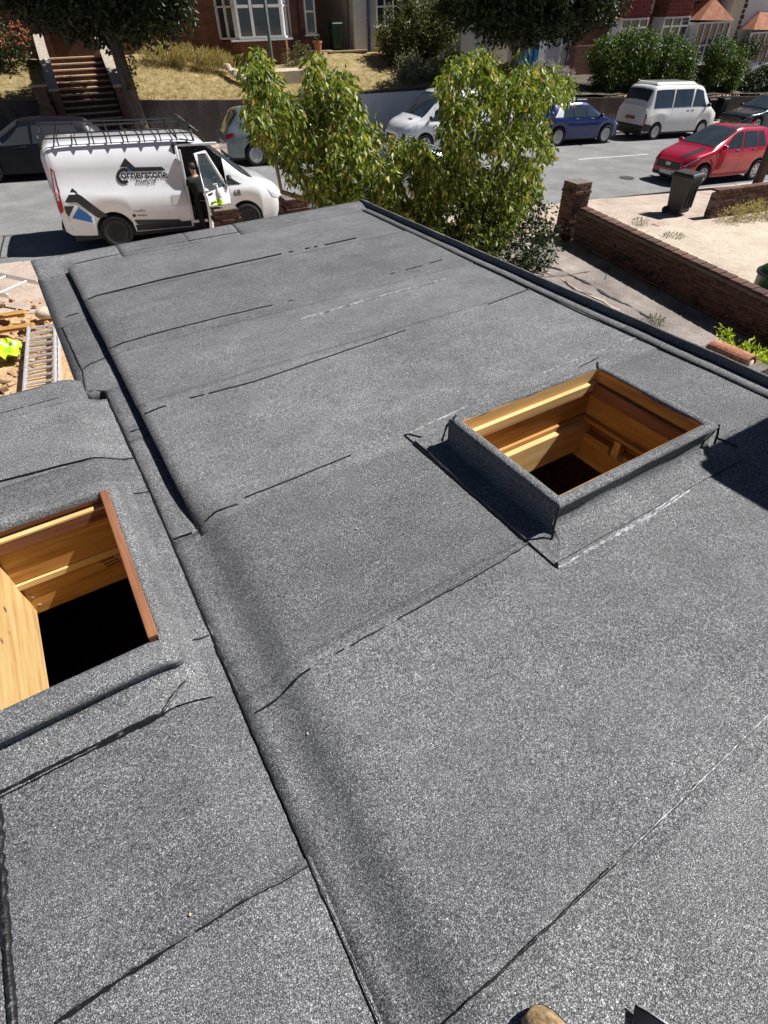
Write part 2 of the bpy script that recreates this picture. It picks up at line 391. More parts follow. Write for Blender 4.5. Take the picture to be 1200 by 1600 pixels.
# ================================================================ the flat roof
ext = thing('flat_roof_extension', 'single-storey extension under a grey mineral-felt flat roof with two rooflight openings', 'building')
def RH(x, y, right=True):
    stp = sst(1.86, 2.25, y)
    sh = .04 * sst(.2, 1.6, y)
    rp = .07 * (1 - sst(.06 + sh, .21 + sh, x))
    if right: z = -lerp(rp, .014 * (1 - sst(.13, .24, x)), stp)
    else: z = -lerp(rp, .065, stp)
    lf = 1 - sst(3.4, 3.5, y)
    z += lf * .066 * sst(.0, .2, -x) - (1 - lf) * .02 * sst(0, .1, -x)
    z += .004 * fn(x * 1.1, y * 1.1, 3) + .0022 * fn(x * 4, y * 2.5, 8)
    return z
HOLES = [(1.45, 2.41, 1.03, 1.69), (-.69, -.16, 1.29, 2.21)]
def felt(x0, x1, y0, y1, lift, right=True, skirt=.007, res=.05, zf=None, jit=.005, name='felt_sheet', holes=True):
    xs = sorted(set([round(x0 + (x1 - x0) * i / max(2, int((x1 - x0) / res)), 4) for i in range(max(2, int((x1 - x0) / res)) + 1)]
        + [h for q in HOLES for h in q[:2] if holes and x0 < h < x1]))
    ys = sorted(set([round(y0 + (y1 - y0) * i / max(2, int((y1 - y0) / res)), 4) for i in range(max(2, int((y1 - y0) / res)) + 1)]
        + [h for q in HOLES for h in q[2:] if holes and y0 < h < y1]))
    bm = bmesh.new(); G = []
    sd_ = random.random() * 50
    for i, x in enumerate(xs):
        row = []
        for j, y in enumerate(ys):
            X, Y = x, y
            if j in (0, len(ys) - 1): Y += jit * fn(x * 5, sd_) + jit * .6 * fn(x * 19, sd_)
            if i in (0, len(xs) - 1): X += jit * .8 * fn(y * 5, sd_ + 9)
            row.append(bm.verts.new((X, Y, (zf(x, y) if zf else RH(x, y, right)) + lift)))
        G.append(row)
    for i in range(len(xs) - 1):
        for j in range(len(ys) - 1):
            cx, cy = (xs[i] + xs[i + 1]) / 2, (ys[j] + ys[j + 1]) / 2
            if holes and any(a < cx < b and c < cy < d for a, b, c, d in HOLES): continue
            f = bm.faces.new((G[i][j], G[i + 1][j], G[i + 1][j + 1], G[i][j + 1])); f.smooth = True
    be = [e for e in bm.edges if e.is_boundary]
    r_ = bmesh.ops.extrude_edge_only(bm, edges=be)
    for v in r_['geom']:
        if isinstance(v, bmesh.types.BMVert): v.co.z -= skirt
    bmesh.ops.delete(bm, geom=[v for v in bm.verts if not v.link_faces], context='VERTS')
    me = bpy.data.meshes.new(name); bm.to_mesh(me); bm.free(); me.materials.append(M['felt'])
    o = bpy.data.objects.new(name, me); col.objects.link(o); o.parent = ext
    return o
YS = [-2.6, -1.75, -.88, .022, .972, 1.89, 2.985, 3.80, 4.82, 5.74]
for i, (a, b) in enumerate(zip(YS, YS[1:])):
    lf = .004 * (i % 2)
    groove = a > 1.8
    felt(.13 if groove else .0, 3.22, a - (.05 if lf else 0), b + (.05 if lf else 0) - (.0), lf, True, skirt=.075 if groove else .007)
# channel strip beside the step
for i, (a, b) in enumerate(((1.84, 2.78), (2.78, 3.42))):
    felt(-.002, .15, a, b, .004 * (i % 2), False)
for i, (a, b) in enumerate(((3.42, 3.86), (3.86, 4.62), (4.62, 5.74))):
    felt(-.125, .15, a, b, .004 * ((i + 1) % 2) + .001, False, skirt=.05)
# left roof
for i, (x0, x1, a, b) in enumerate(((-3., .008, 2.6, 3.30), (-3., .008, 1.29, 2.6), (-3., .008, .45, 1.29), (-.705, .008, -.5, .45), (-3., -.695, -.5, .45), (-3., .008, -1.6, -.5), (-3., .008, -2.6, -1.6))):
    felt(x0, x1, a - .02, b + .02, .004 * (i % 2) + (.004 if i == 4 else 0), False)
def zedge(x, y): return RH(x, 3.3, False) + .012 * sst(3.36, 3.48, y)
felt(-3., -.1, 3.28, 3.53, .009, False, skirt=.07, zf=zedge)
# far edge strip in four lengths
for i, (a, b) in enumerate(((-.13, .62), (.61, 1.25), (1.24, 1.78), (1.77, 3.38))):
    def zf_(x, y): return (RH(.2, 5.74) if x > .13 else -.06) * (1 - sst(5.75, 5.92, y)) + .024 * sst(5.78, 5.93, y)
    felt(a, b, 5.715, 6.0, .009 + .003 * (i % 2), zf=zf_, skirt=.075, holes=False)
# right edge strip and low kerb
for i, (a, b) in enumerate(((-2.6, -.2), (-.21, 2.15), (2.14, 4.1), (4.09, 5.74))):
    felt(3.195, 3.32, a, b, .009 + .002 * (i % 2), holes=False)
    n = 30; P = []
    for k in range(n + 1):
        y = lerp(a, b + (.24 if i == 3 else 0), k / n); w = .004 * fn(y * 3, 2) + .003 * fn(y * 11, 5)
        P.append([(3.303 + w, y, -.004), (3.302 + w, y, .050), (3.305 + w, y, .058), (3.313 + w, y, .060 + w), (3.324, y, .056), (3.33, y, .03), (3.345, y, -.14)])
    MB().grid(P).build('edge_kerb_felt', 'felt', ext, smooth=True, uv=False)
# left drip trim
MB().tube([(-.13, 3.5, -.06), (-.13, 4.4, -.062), (-.13, 5.7, -.05)], .009, 6).build('drip_edge', 'black', ext, uv=False)

# ---- laps sealed with bitumen
def roofp(q): p = at_z(q[0], q[1], -.02 if q[0] < 330 else 0); return (p.x, p.y)
def ribbon(pts, w=.008, gap=0., mat='bitumen', px=True, top=.0125, name='bitumen_seam', zf=None):
    P = [Vector(roofp(q)) if px else Vector(q) for q in pts]
    w *= .8 if P[0].y > 1.8 else 1.2
    path = []
    for a, b in zip(P, P[1:]):
        n = max(2, int((b - a).length / .012))
        for i in range(n): path.append(a.lerp(b, i / n))
    path.append(P[-1]); s = random.random() * 90
    rows = []
    def flush():
        if len(rows) > 3: MB().grid(rows).build(name, mat, ext, smooth=True, uv=False)
    for i, p in enumerate(path):
        d = (path[min(i + 1, len(path) - 1)] - path[max(i - 1, 0)]); d.normalize(); nrm = Vector((-d.y, d.x))
        q = p + nrm * (.0022 * fn(i * .11, s) + .0016 * fn(i * .5, s + 4))
        ww = w * (.9 + .45 * fn(i * .13, s + 11) + .7 * fn(i * .6, s + 3) - gap * (.55 + fn(i * .022, s + 20) * 1.7))
        if ww < .0012:
            flush(); rows = []; continue
        z = (zf(q.x, q.y) if zf else RH(q.x, q.y, q.x > .128))
        a_, b_ = q + nrm * ww * .5, q - nrm * ww * .5
        rows.append([(a_.x, a_.y, z + .001), (lerp(q.x, a_.x, .5), lerp(q.y, a_.y, .5), z + top - .001), (q.x, q.y, z + top), (lerp(q.x, b_.x, .5), lerp(q.y, b_.y, .5), z + top - .001), (b_.x, b_.y, z + .001)])
    flush()
ribbon([(160, 602), (208, 707), (263, 832), (355, 1050), (480, 1341), (592, 1600), (640, 1712)], .016)
ribbon([(127, 601), (160, 603)], .012)
ribbon([(92, 500), (124, 569), (128, 602)], .012)
ribbon([(392, 1101), (520, 1026), (690, 930)], .010, .45)
ribbon([(690, 930), (780, 880), (824, 851)], .012, .2)
ribbon([(690, 1602), (780, 1520), (880, 1425), (960, 1350)], .008, .1)
ribbon([(950, 1359), (1060, 1255), (1200, 1117)], .008, .25, 'bitumen_pale')
ribbon([(960, 1350), (1080, 1238), (1205, 1113)], .004, .4)
ribbon([(95, 1598), (230, 1508), (340, 1435), (480, 1342)], .013, .25)
ribbon([(0, 1247), (120, 1187), (257, 1119), (292, 1066)], .015, .05, top=.019)
ribbon([(272, 1014), (292, 1062)], .006, .3)
ribbon([(2, 1262), (8, 1370), (18, 1500), (26, 1605)], .022, .1)
ribbon([(0, 760), (100, 734), (207, 707)], .006, .2)
ribbon([(184, 773), (231, 758)], .006, .1)
ribbon([(278, 1002), (322, 983)], .008, .1)
ribbon([(0, 654), (60, 638), (94, 629), (118, 608)], .009, .4)
ribbon([(200, 666), (219, 660)], .006, .2)
ribbon([(266, 832), (296, 822)], .006, .2)
ribbon([(383, 780), (470, 745), (548, 713)], .006, .15)
ribbon([(318, 813), (372, 790)], .005, .7)
ribbon([(227, 650), (262, 640)], .006, .1)
ribbon([(298, 628), (400, 597), (510, 560), (640, 515)], .006, .4)
ribbon([(640, 515), (760, 478), (860, 440)], .005, .9)
ribbon([(172, 548), (240, 528), (318, 508)], .007, .2)
ribbon([(318, 508), (480, 465), (700, 405)], .005, .75)
ribbon([(138, 471), (260, 440), (400, 406), (560, 372)], .006, .7)
ribbon([(470, 500), (560, 474), (640, 452), (700, 436)], .005, .55, 'bitumen_pale')
ribbon([(112, 419), (160, 408), (230, 394), (330, 372), (450, 350), (560, 327)], .009, .2)
ribbon([(222, 385), (229, 395)], .008); ribbon([(366, 356), (374, 362)], .007); ribbon([(497, 331), (504, 337)], .006)
ribbon([(561, 327), (640, 362), (720, 402), (800, 439), (900, 487), (997, 531), (1100, 576), (1193, 618), (1300, 668)], .012, .05)
ribbon([(56, 430), (108, 421)], .008, .2)
ribbon([(92, 489), (120, 482)], .005, .3); ribbon([(123, 567), (165, 550)], .006, .2)
# flange laps round the square opening
ribbon([(632, 681), (700, 739), (790, 818), (824, 850), (871, 889)], .011)
ribbon([(866, 846), (871, 889)], .009)
ribbon([(871, 889), (960, 840), (1020, 806), (1082, 765)], .009, .3, 'bitumen_pale')
ribbon([(905, 868), (1010, 808), (1150, 712)], .006, .3, 'bitumen_pale')
ribbon([(632, 681), (640, 680), (672, 688)], .008)
ribbon([(1064, 712), (1066, 730), (1098, 751)], .008)
ribbon([(640, 678), (760, 622), (880, 572), (1000, 527)], .005, .35, 'bitumen_pale')
ribbon([(905, 575), (935, 560)], .007, .2)
ribbon([(1120, 686), (1152, 700)], .005, .2)

# ---- rooflight upstands
def upstand(x0, x1, y0, y1, prof, name, zb=None):
    """prof: per side (left, near, right, far) list of (distance out, height)"""
    rings = []
    for k in range(len(prof[0])):
        l, n, r_, f = (p[k] for p in prof)
        cs = [(x0 - l[0], y0 - n[0], (l[1] + n[1]) / 2), (x1 + r_[0], y0 - n[0], (r_[1] + n[1]) / 2), (x1 + r_[0], y1 + f[0], (r_[1] + f[1]) / 2), (x0 - l[0], y1 + f[0], (l[1] + f[1]) / 2)]
        ring = []
        for i in range(4):
            a, b = cs[i], cs[(i + 1) % 4]; h = (n[1], r_[1], f[1], l[1])[i]
            for j in range(14):
                t = j / 14
                x, y = lerp(a[0], b[0], t), lerp(a[1], b[1], t)
                w = .004 * fn(x * 6, y * 6, k) * min(1, k / 3)
                z = h + (zb(x, y) if zb else RH(x, y, x > .128))
                ring.append((x + w, y + w, z + w * .6))
        ring.append(ring[0]); rings.append(ring)
    o2 = MB().grid(rings, True).build(name, 'felt', ext, smooth=True, uv=False)
    return o2
pr = [(.006, .12), (.004, .158), (.008, .166), (.024, .170), (.042, .169), (.051, .161), (.051, .14), (.050, .085), (.050, .05), (.053, .022), (.07, .014), (.17, .0125)]
prn = [(.006, .12), (.004, .158), (.008, .166), (.024, .170), (.044, .169), (.057, .160), (.050, .138), (.043, .10), (.045, .055), (.075, .030), (.13, .018), (.185, .0125)]
up1 = upstand(1.455, 2.40, 1.035, 1.682, [pr, prn, pr, pr], 'rooflight_upstand')
lf = [(0, .06), (.002, .085), (.01, .093), (.03, .096), (.055, .096), (.07, .088), (.074, .06), (.078, .025), (.11, .014), (.19, .0125)]
ln = [(0, .06), (.004, .085), (.015, .093), (.04, .098), (.095, .096), (.112, .086), (.106, .06), (.096, .034), (.13, .019), (.238, .0125)]
lr = [(.03, .06), (.031, .085), (.034, .093), (.045, .097), (.065, .097), (.076, .090), (.083, .075), (.091, .055), (.104, .03), (.125, .0125)]
up2 = upstand(-.68, -.19, 1.30, 2.20, [lf, ln, lr, lf], 'rooflight_upstand')
# split in the corner of the square upstand and its black joint
MB().tube([(1.402, .982, .165), (1.394, .974, .12), (1.388, .968, .06), (1.375, .952, .02)], .006, 6).build('corner_joint', 'bitumen', up1, uv=False)
MB().tube([(2.452, .985, .168), (2.46, .975, .12), (2.465, .97, .06)], .006, 6).build('corner_joint', 'bitumen', up1, uv=False)
MB().tube([(1.40, 1.70, .168), (1.45, 1.735, .165), (1.40, 1.74, .12), (1.385, 1.75, .03)], .007, 6).build('corner_joint', 'bitumen', up1, uv=False)
MB().tube([(2.40, 1.69, .168), (2.43, 1.72, .172), (2.455, 1.735, .16)], .007, 6).build('corner_joint', 'bitumen', up1, uv=False)

def board(parent, p0, length, ang, h, t, mat, dz=0):
    """a plank: local x along its length, y = thickness, top face at p0.z"""
    o = MB().box(0, length, 0, t, -h, 0).build('timber_board', mat, parent, bevel=.0025)
    o.location = p0; o.rotation_euler = (0, 0, ang); return o
X0, X1, Y0, Y1 = 1.455, 2.40, 1.035, 1.682
# far side (faces the camera)
board(up1, (X0 - .03, Y1 + .004, .160), 1.0, 0, .072, .03, 'wood_pale')
board(up1, (X0 - .03, Y1 - .020, .088), .985, 0, .05, .05, 'wood_pale')
board(up1, (X0 - .03, Y1 - .021, .037), .985, 0, .012, .05, 'wood_red')
board(up1, (X0 - .03, Y1 + .006, .024), 1.0, 0, .15, .04, 'wood')
board(up1, (X0 - .03, Y1 - .012, -.128), 1.0, 0, .03, .05, 'wood')
board(up1, (X0 - .03, Y1 - .045, -.160), 1.0, 0, .20, .06, 'wood_pale')
# right side
board(up1, (X1 + .034, Y0 - .03, .160), .72, PI / 2, .075, .03, 'wood')
board(up1, (X1 + .030, Y0 - .03, .084), .72, PI / 2, .075, .05, 'wood_red')
board(up1, (X1 + .044, Y0 - .03, .007), .72, PI / 2, .14, .04, 'wood')
board(up1, (X1 + .028, Y0 - .03, -.135), .72, PI / 2, .025, .05, 'wood')
board(up1, (X1 + .055, Y0 - .03, -.162), .72, PI / 2, .10, .02, 'wood_red')
board(up1, (X1 + .032, Y0 - .03, -.235), .72, PI / 2, .19, .05, 'wood')
nog = MB().box(X1 - .03, X1 + .02, 1.38, 1.425, -.26, -.163).build('noggin', 'wood_pale', up1, bevel=.002)
for yy in (1.36, 1.437): MB().box(X1 - .024, X1 - .018, yy - .012, yy + .012, -.275, -.235).build('joist_hanger', 'steel', up1)
MB().box(X1 - .05, X1 - .018, 1.655, 1.675, -.33, -.2).build('joist_hanger', 'steel', up1)
# left and near sides
board(up1, (X0, Y0 - .03, .160), .72, PI / 2, .19, .04, 'wood')
board(up1, (X0 + .012, Y0 - .03, -.035), .72, PI / 2, .36, .05, 'wood_pale')
board(up1, (X0 - .03, Y0 - .04, .160), 1.0, 0, .19, .04, 'wood')
board(up1, (X0 - .03, Y0 - .05, -.035), 1.0, 0, .36, .05, 'wood')
# the narrow opening
X0, X1, Y0, Y1 = -.68, -.19, 1.30, 2.20
zr = lambda x: -.005
board(up2, (X0 - .04, Y1 + .012, .082), .545, 0, .05, .03, 'wood_red')
board(up2, (X0 - .04, Y1 - .018, .026), .545, 0, .014, .06, 'wood_pale')
board(up2, (X0 - .04, Y1 - .017, .011), .535, 0, .055, .06, 'wood_red')
board(up2, (X0 - .04, Y1 + .006, -.045), .60, 0, .20, .04, 'wood')
board(up2, (X0 - .04, Y1 - .004, -.249), .60, 0, .035, .05, 'wood_pale')
board(up2, (X0 - .04, Y1 + .012, -.286), .60, 0, .19, .04, 'wood')
board(up2, (X0, Y0 - .03, .082), .97, PI / 2, .54, .045, 'wood_pale')
board(up2, (X1 + .035, Y0 + .005, .093), .90, PI / 2, .28, .033, 'wood_red')
board(up2, (X0 - .04, Y0 - .04, .075), .52, 0, .48, .038, 'wood')
for k in range(7):
    o = MB().lathe([(0, -.01), (.008, -.008), (.011, .002), (.006, .01), (0, .012)], (0, 0, 0), 'z', 7).build('insulation_tuft', 'insul', up2)
    o.location = (-.672 + random.uniform(0, .02), 2.236 - random.uniform(0, .02), -.30 - k * .02); o.scale = (random.uniform(.7, 1.6), 1, random.uniform(.7, 1.5)); o.rotation_euler = (random.random() * 3, random.random() * 3, 0)
# stamp on the lower plank of the narrow opening
for i, (x, z) in enumerate(((-.33, -.315), (-.32, -.335), (-.315, -.355))):
    mk = MB()
    for k in range(5): mk.box(x + k * .014, x + k * .014 + .009, Y1 + .0095, Y1 + .0118, z + .001 * k, z + .009 + .001 * k)
    mk.build('plank_stamp', 'stepriser', up2)
# dark room, outer walls and fascia
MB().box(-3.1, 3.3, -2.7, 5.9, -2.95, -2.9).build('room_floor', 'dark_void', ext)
MB().box(3.24, 3.34, -2.7, 5.9, -3.4, -.05).build('outer_wall', 'brick_house', ext)
MB().box(-.08, 3.24, 5.8, 5.9, -3.4, -.06).build('outer_wall', 'brick_house', ext)
MB().box(-.08, .0, 3.45, 5.8, -3.4, -.16).build('outer_wall', 'brick_house', ext)
MB().box(-3.1, -.08, 3.35, 3.45, -3.4, -.12).build('outer_wall', 'brick_house', ext)
MB().box(-3.2, -3.1, -2.7, 3.45, -3.4, -.07).build('outer_wall', 'brick_house', ext)
MB().box(-3.2, 3.34, -2.8, -2.7, -3.4, -.0).build('outer_wall', 'brick_house', ext)
MB().box(-.1, 3.36, 5.955, 5.985, -.22, -.045).build('fascia', 'white_trim', ext)
MB().box(-.112, -.09, 3.55, 5.95, -.22, -.095).build('fascia', 'black', ext)
MB().box(-3., -.12, 3.49, 3.515, -.22, -.07).build('fascia', 'white_trim', ext)
MB().box(3.345, 3.37, -2.6, 5.95, -.2, -.02).build('fascia', 'black', ext)
# dark lining board under the deck, so that daylight only enters by the openings
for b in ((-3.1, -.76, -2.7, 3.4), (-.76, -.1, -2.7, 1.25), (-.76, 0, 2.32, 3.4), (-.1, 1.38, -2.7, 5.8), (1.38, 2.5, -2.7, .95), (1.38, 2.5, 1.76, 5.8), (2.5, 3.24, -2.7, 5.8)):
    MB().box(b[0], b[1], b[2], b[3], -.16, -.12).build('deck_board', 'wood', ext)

# ---- boots of the photographer and an offcut
def boot(loc, rz, label):
    o = thing('work_boot', label, 'boot', loc, rz)
    prof = [(-.17, .034, .06, .0), (-.12, .042, .10, .0), (-.05, .044, .13, .0), (.0, .047, .12, .0), (.04, .050, .095, 0), (.08, .050, .078, 0), (.11, .045, .068, 0), (.13, .034, .055, 0), (.142, .018, .038, 0)]
    rings = []
    for x, w, h, _ in prof:
        rings.append([(x, w * math.cos(t) * (1 if math.sin(t) < .4 else .93), .018 + (h - .018) * (max(0, math.sin(t)) ** .8)) for t in [PI * k / 12 for k in range(13)]])
    MB().grid(rings).build('upper', 'boot', o, smooth=True)
    MB().prism([(x, w * 1.08) for x, w, h, _ in prof] + [(x, -w * 1.08) for x, w, h, _ in prof[::-1]], 0, .024, 'z').build('sole', 'boot_sole', o, bevel=.003)
    sh = [[( -.1 + .065 * math.cos(t), .05 * math.sin(t), .08 + .1 * k) for t in [2 * PI * j / 16 for j in range(17)]] for k in range(3)]
    MB().grid(sh).build('shaft', 'boot', o, smooth=True)
    for k in range(4): MB().tube([(.0 - .03 * k, -.03, .118 + .004 * k), (.0 - .03 * k, 0, .132 + .006 * k), (.0 - .03 * k, .03, .118 + .004 * k)], .004, 6).build('lace', 'black', o, uv=False)
    MB().grid([[(.085 + .012 * i, .04 * math.cos(t), .020 + (.082 - .012 * i - .018) * math.sin(t) ** .8 + .001) for t in [PI * k / 10 for k in range(11)]] for i in range(2)]).build('toe_seam', 'boot_sole', o, smooth=True)
    return o
pb = at_z(838, 1566, .03)
boot((pb.x - .012, pb.y - .142, .012), R(97), 'scuffed tan work boot standing on the felt roof')
pk = at_z(984, 1574, .02)
of = thing('felt_offcut', 'small shiny black strip of felt lying on the roof beside the boot', 'offcut', (pk.x, pk.y - .01, .012), R(-60))
of.scale = (.6, .6, .8)
MB().grid([[(-.0 + .16 * i / 8, .05 * (j / 4 - .5), .006 + .009 * math.sin(i * .7) * (1 - i / 9) + .002 * j) for j in range(5)] for i in range(9)]).build('strip', 'blackgloss', of, smooth=True)
MB().tube([(.16 * i / 8, .026, .008 + .009 * math.sin(i * .7) * (1 - i / 9) + .008) for i in range(9)], .0035, 6).build('folded_edge', 'bitumen_pale', of, smooth=True, uv=False)
for k in range(6):
    x, y = random.uniform(-.5, 2.6), random.uniform(.3, 3.2)
    if any(a - .2 < x < b + .2 and c - .2 < y < d + .2 for a, b, c, d in HOLES): continue
    o = MB().lathe([(0, 0), (.003, .0005), (.0045, .002), (.002, .004), (0, .0045)], (0, 0, 0), 'z', 7).build('pale_chip', 'stone_pale', None, smooth=True)
    o.location = (x, y, RH(x, y, x > .128) + .004); tag(o, 'tiny pale stone chip lying loose on the felt roof', 'stone', 'stone chips on the felt roof')
# assumed bay, out of view, added to throw a shadow onto the roof
bay = thing('shadow_bay', 'assumed brick bay out of view, added to cast the shadow on the roof', 'assumed bay', (3.62, -3, -3.2))
MB().box(0, 2.2, 0, 3.68, 0, 4.72).build('wall', 'brick_house', bay)
MB().box(-.05, 2.2, 0, 3.73, 4.72, 4.88).build('top', 'felt', bay, bevel=.07, bseg=4)
# ================================================================ ground, street
def sheet(name, u0, u1, v0, v1, zf, mat, du=1.5, dv=1., rough=0.):
    nu, nv = max(1, int((u1 - u0) / du)), max(1, int((v1 - v0) / dv))
    P = [[(lerp(u0, u1, i / nu), lerp(v0, v1, j / nv), 0) for j in range(nv + 1)] for i in range(nu + 1)]
    P = [[(a, b, zf(a, b) + rough * fn(a * 1.3, b * 1.3, 4) + rough * .5 * fn(a * 5, b * 5, 2)) for a, b, _ in r_] for r_ in P]
    o = MB().grid(P).build(name, mat, None, smooth=True); sframe(o); return struct(o)
sheet('ground', -300, 400, -300, 400, lambda u, v: st(u) - 1.6, 'sand', 20, 20)
road = sheet('road', -40, 90, V_KERB - .2, V_FKERB + .2, lambda u, v: st(u) + .02 * math.cos((v - 18.9) / 10.4 * 3) - .02, 'road', 2, 1)
pav = sheet('pavement', -40, 90, 10.75, V_KERB - .1, lambda u, v: st(u) + KERB, 'pave', 1, .6, .006)
fpav = sheet('far_pavement', -40, 90, V_FKERB + .1, V_WALL + .1, lambda u, v: st(u) + .1, 'pave', 1.5, .8, .004)
for nm, v0, v1, h, par, rng in (('kerb', V_KERB - .12, V_KERB + .02, KERB + .012, None, (-4, 24)), ('far_kerb', V_FKERB - .02, V_FKERB + .12, .112, None, (-4, 34))):
    k = struct(sframe(bpy.data.objects.new(nm, None))); col.objects.link(k)
    me = None; u = rng[0]
    for i in range(int((rng[1] - rng[0]) / .92)):
        uu = rng[0] + i * .92
        if me is None:
            o = MB().box(0, .905, v0, v1, -.2, 0).build('kerb_stone', 'kerbstone', k, bevel=.012); me = o.data
        else: o = bpy.data.objects.new('kerb_stone', me); col.objects.link(o); o.parent = k
        o.location = (uu, 0, st(uu + .45) + h + random.uniform(-.004, .004)); o.rotation_euler = (0, math.atan(.038), 0)
for i in range(-2, 9):                                   # centre line: 4 m dash, 2 m gap
    u0 = 17.0 + i * 5.6 - 11.2 * 0
    o = MB().grid([[(u0 + 3.6 * a / 4, 19.27 - .05 + .1 * b, st(u0 + 3.6 * a / 4) + .02 * math.cos((19.27 - 18.9) / 10.4 * 3) - .02 + .005) for b in range(2)] for a in range(5)]).build('lane_marking', 'mark', road)
# patched manhole and service covers
for (pu, pv, r_) in ((12.5, 17.2, .3), (16.4, 16.0, .25)):
    MB().lathe([(r_, 0), (r_, .008), (r_ * .9, .012), (0, .012)], (pu, pv, st(pu) + .004), 'z', 20).build('manhole_cover', 'coping', road)

# our side: sandy yard on the left, old tarmac drive on the right, pale concrete yard next door
yard = sheet('sandy_yard', -14, 2.6, 2.0, 10.8, lambda u, v: gz(u, v) - .003, 'sand', .14, .14, .035)
M['drive'] = mottled('old_drive_tarmac', [(.25, (.10, .08, .07)), (.42, (.20, .17, .15)), (.6, (.30, .255, .225)), (.75, (.44, .35, .27))], 1.1, .95, .5, 40)
drive = sheet('driveway', 2.55, 9.72, -4, 10.8, lambda u, v: gz(u, v) - .001, 'drive', .3, .3, .012)
sheet('neighbour_yard', 9.72, 40, -8, 10.8, lambda u, v: gz(u, v) + .02, 'conc', .5, .5, .012)
# cracks in the drive (open joints with crumbled edges)
def crack(pts, w, par, mat='coping', zf=None):
    P = [at_g(*p) for p in pts]; path = []
    for a, b in zip(P, P[1:]):
        n = max(2, int((b - a).length / .06)); path += [a.lerp(b, i / n) for i in range(n)]
    rows = []; s = random.random() * 99
    for i, p in enumerate(path):
        d = (path[min(i + 1, len(path) - 1)] - path[max(0, i - 1)]).normalized(); n = Vector((-d.y, d.x, 0))
        q = p + n * (.07 * fn(i * .13, s) + .03 * fn(i * .6, s)); ww = max(.004, w * (.6 + 1.1 * fn(i * .23, s + 5)))
        rows.append([tuple(q + n * ww + Vector((0, 0, .016))), tuple(q - n * ww + Vector((0, 0, .016)))])
    MB().grid(rows).build('crack', mat, par)
crack([(822, 412), (870, 420), (905, 436), (945, 458), (980, 478), (1020, 500)], .035, drive)
crack([(850, 432), (890, 430), (930, 425), (965, 430)], .012, drive)
crack([(880, 440), (900, 455), (930, 462)], .03, drive)
crack([(930, 395), (950, 415), (946, 440)], .012, drive)
crack([(828, 418), (860, 428), (900, 452), (945, 472), (990, 500)], .05, drive, 'pave')
crack([(1020, 350), (1060, 372), (1100, 392), (1130, 408)], .035, drive, 'drive')

# ---------------------------------------------------------------- foliage
def leaves_obj(name, pts, mat, parent, size=(.08, .16), droop=.5, wid=.38, lit=None):
    """pts: list of (position, count, spread) ; folded leaf blades"""
    vv, ff = [], []
    rg = random.Random(len(pts) * 7 + 3)
    for p, n, s in pts:
        for _ in range(n):
            while True:
                q = Vector((rg.uniform(-1, 1), rg.uniform(-1, 1), rg.uniform(-1, 1)))
                if q.length < 1: break
            c = Vector(p) + Vector((q.x * s[0], q.y * s[1], q.z * s[2]))
            d = Vector((rg.gauss(0, 1), rg.gauss(0, 1), rg.gauss(0, .6))) + q * .8; d.normalize()
            d = (d + Vector((0, 0, -droop * 1.6))).normalized()
            side = d.cross(Vector((rg.gauss(0, 1), rg.gauss(0, 1), rg.gauss(0, 1) + .8))).normalized()
            nr = side.cross(d)
            L = rg.uniform(*size); w = L * wid * rg.uniform(.75, 1.2)
            k = len(vv); m = c + d * L * .45
            t = c + d * L - nr * L * .18 * droop
            vv += [tuple(c), tuple(m + side * w * .5 + nr * w * .16), tuple(t), tuple(m - side * w * .5 + nr * w * .16), tuple(m)]
            ff += [(k, k + 1, k + 4), (k + 1, k + 2, k + 4), (k, k + 4, k + 3), (k + 4, k + 2, k + 3)]
    me = bpy.data.meshes.new(name); me.from_pydata(vv, [], ff); me.materials.append(M[mat])
    o = bpy.data.objects.new(name, me); col.objects.link(o); o.parent = parent; o['kind'] = 'stuff'
    return o
def blob_pts(blobs, n, per, spread, shell=.55, rg=random):
    """clump centres spread through ellipsoids, thicker near the surface"""
    out = []; tot = sum(b[1][0] * b[1][1] * b[1][2] for b in blobs)
    for c, r_ in blobs:
        for _ in range(max(3, int(n * r_[0] * r_[1] * r_[2] / tot))):
            q = Vector((rg.gauss(0, 1), rg.gauss(0, 1), rg.gauss(0, 1))).normalized() * rg.uniform(shell, 1.05)
            q *= 1 + .22 * fn(q.x * 2.5 + c[0], q.y * 2.5, q.z * 2.5 + c[1])
            out.append((Vector((c[0] + q.x * r_[0], c[1] + q.y * r_[1], c[2] + q.z * r_[2])), per, spread))
    return out
def bush(name, label, base, blobs, mat, n=120, per=14, spread=(.18, .18, .16), size=(.07, .13), droop=.15, stem=True, cat='bush', group=None, shell=.55, wid=.45, part='foliage', stemmat='bark'):
    o = sthing(name, label, cat, base, group)
    B = Vector(base)
    leaves_obj(part, [(p - B, a, b) for p, a, b in blob_pts([(Vector(c), r_) for c, r_ in blobs], n, per, spread, shell)], mat, o, size, droop, wid)
    if stem:
        for k, (c, r_) in enumerate(blobs[:5]):
            c = Vector(c) - B
            MB().tube([(.05 * k - .1, 0, 0), (c.x * .5, c.y * .5, c.z * .45), tuple(c)], [.035, .025, .012], 6).build('stem', stemmat, o, uv=False)
    return o
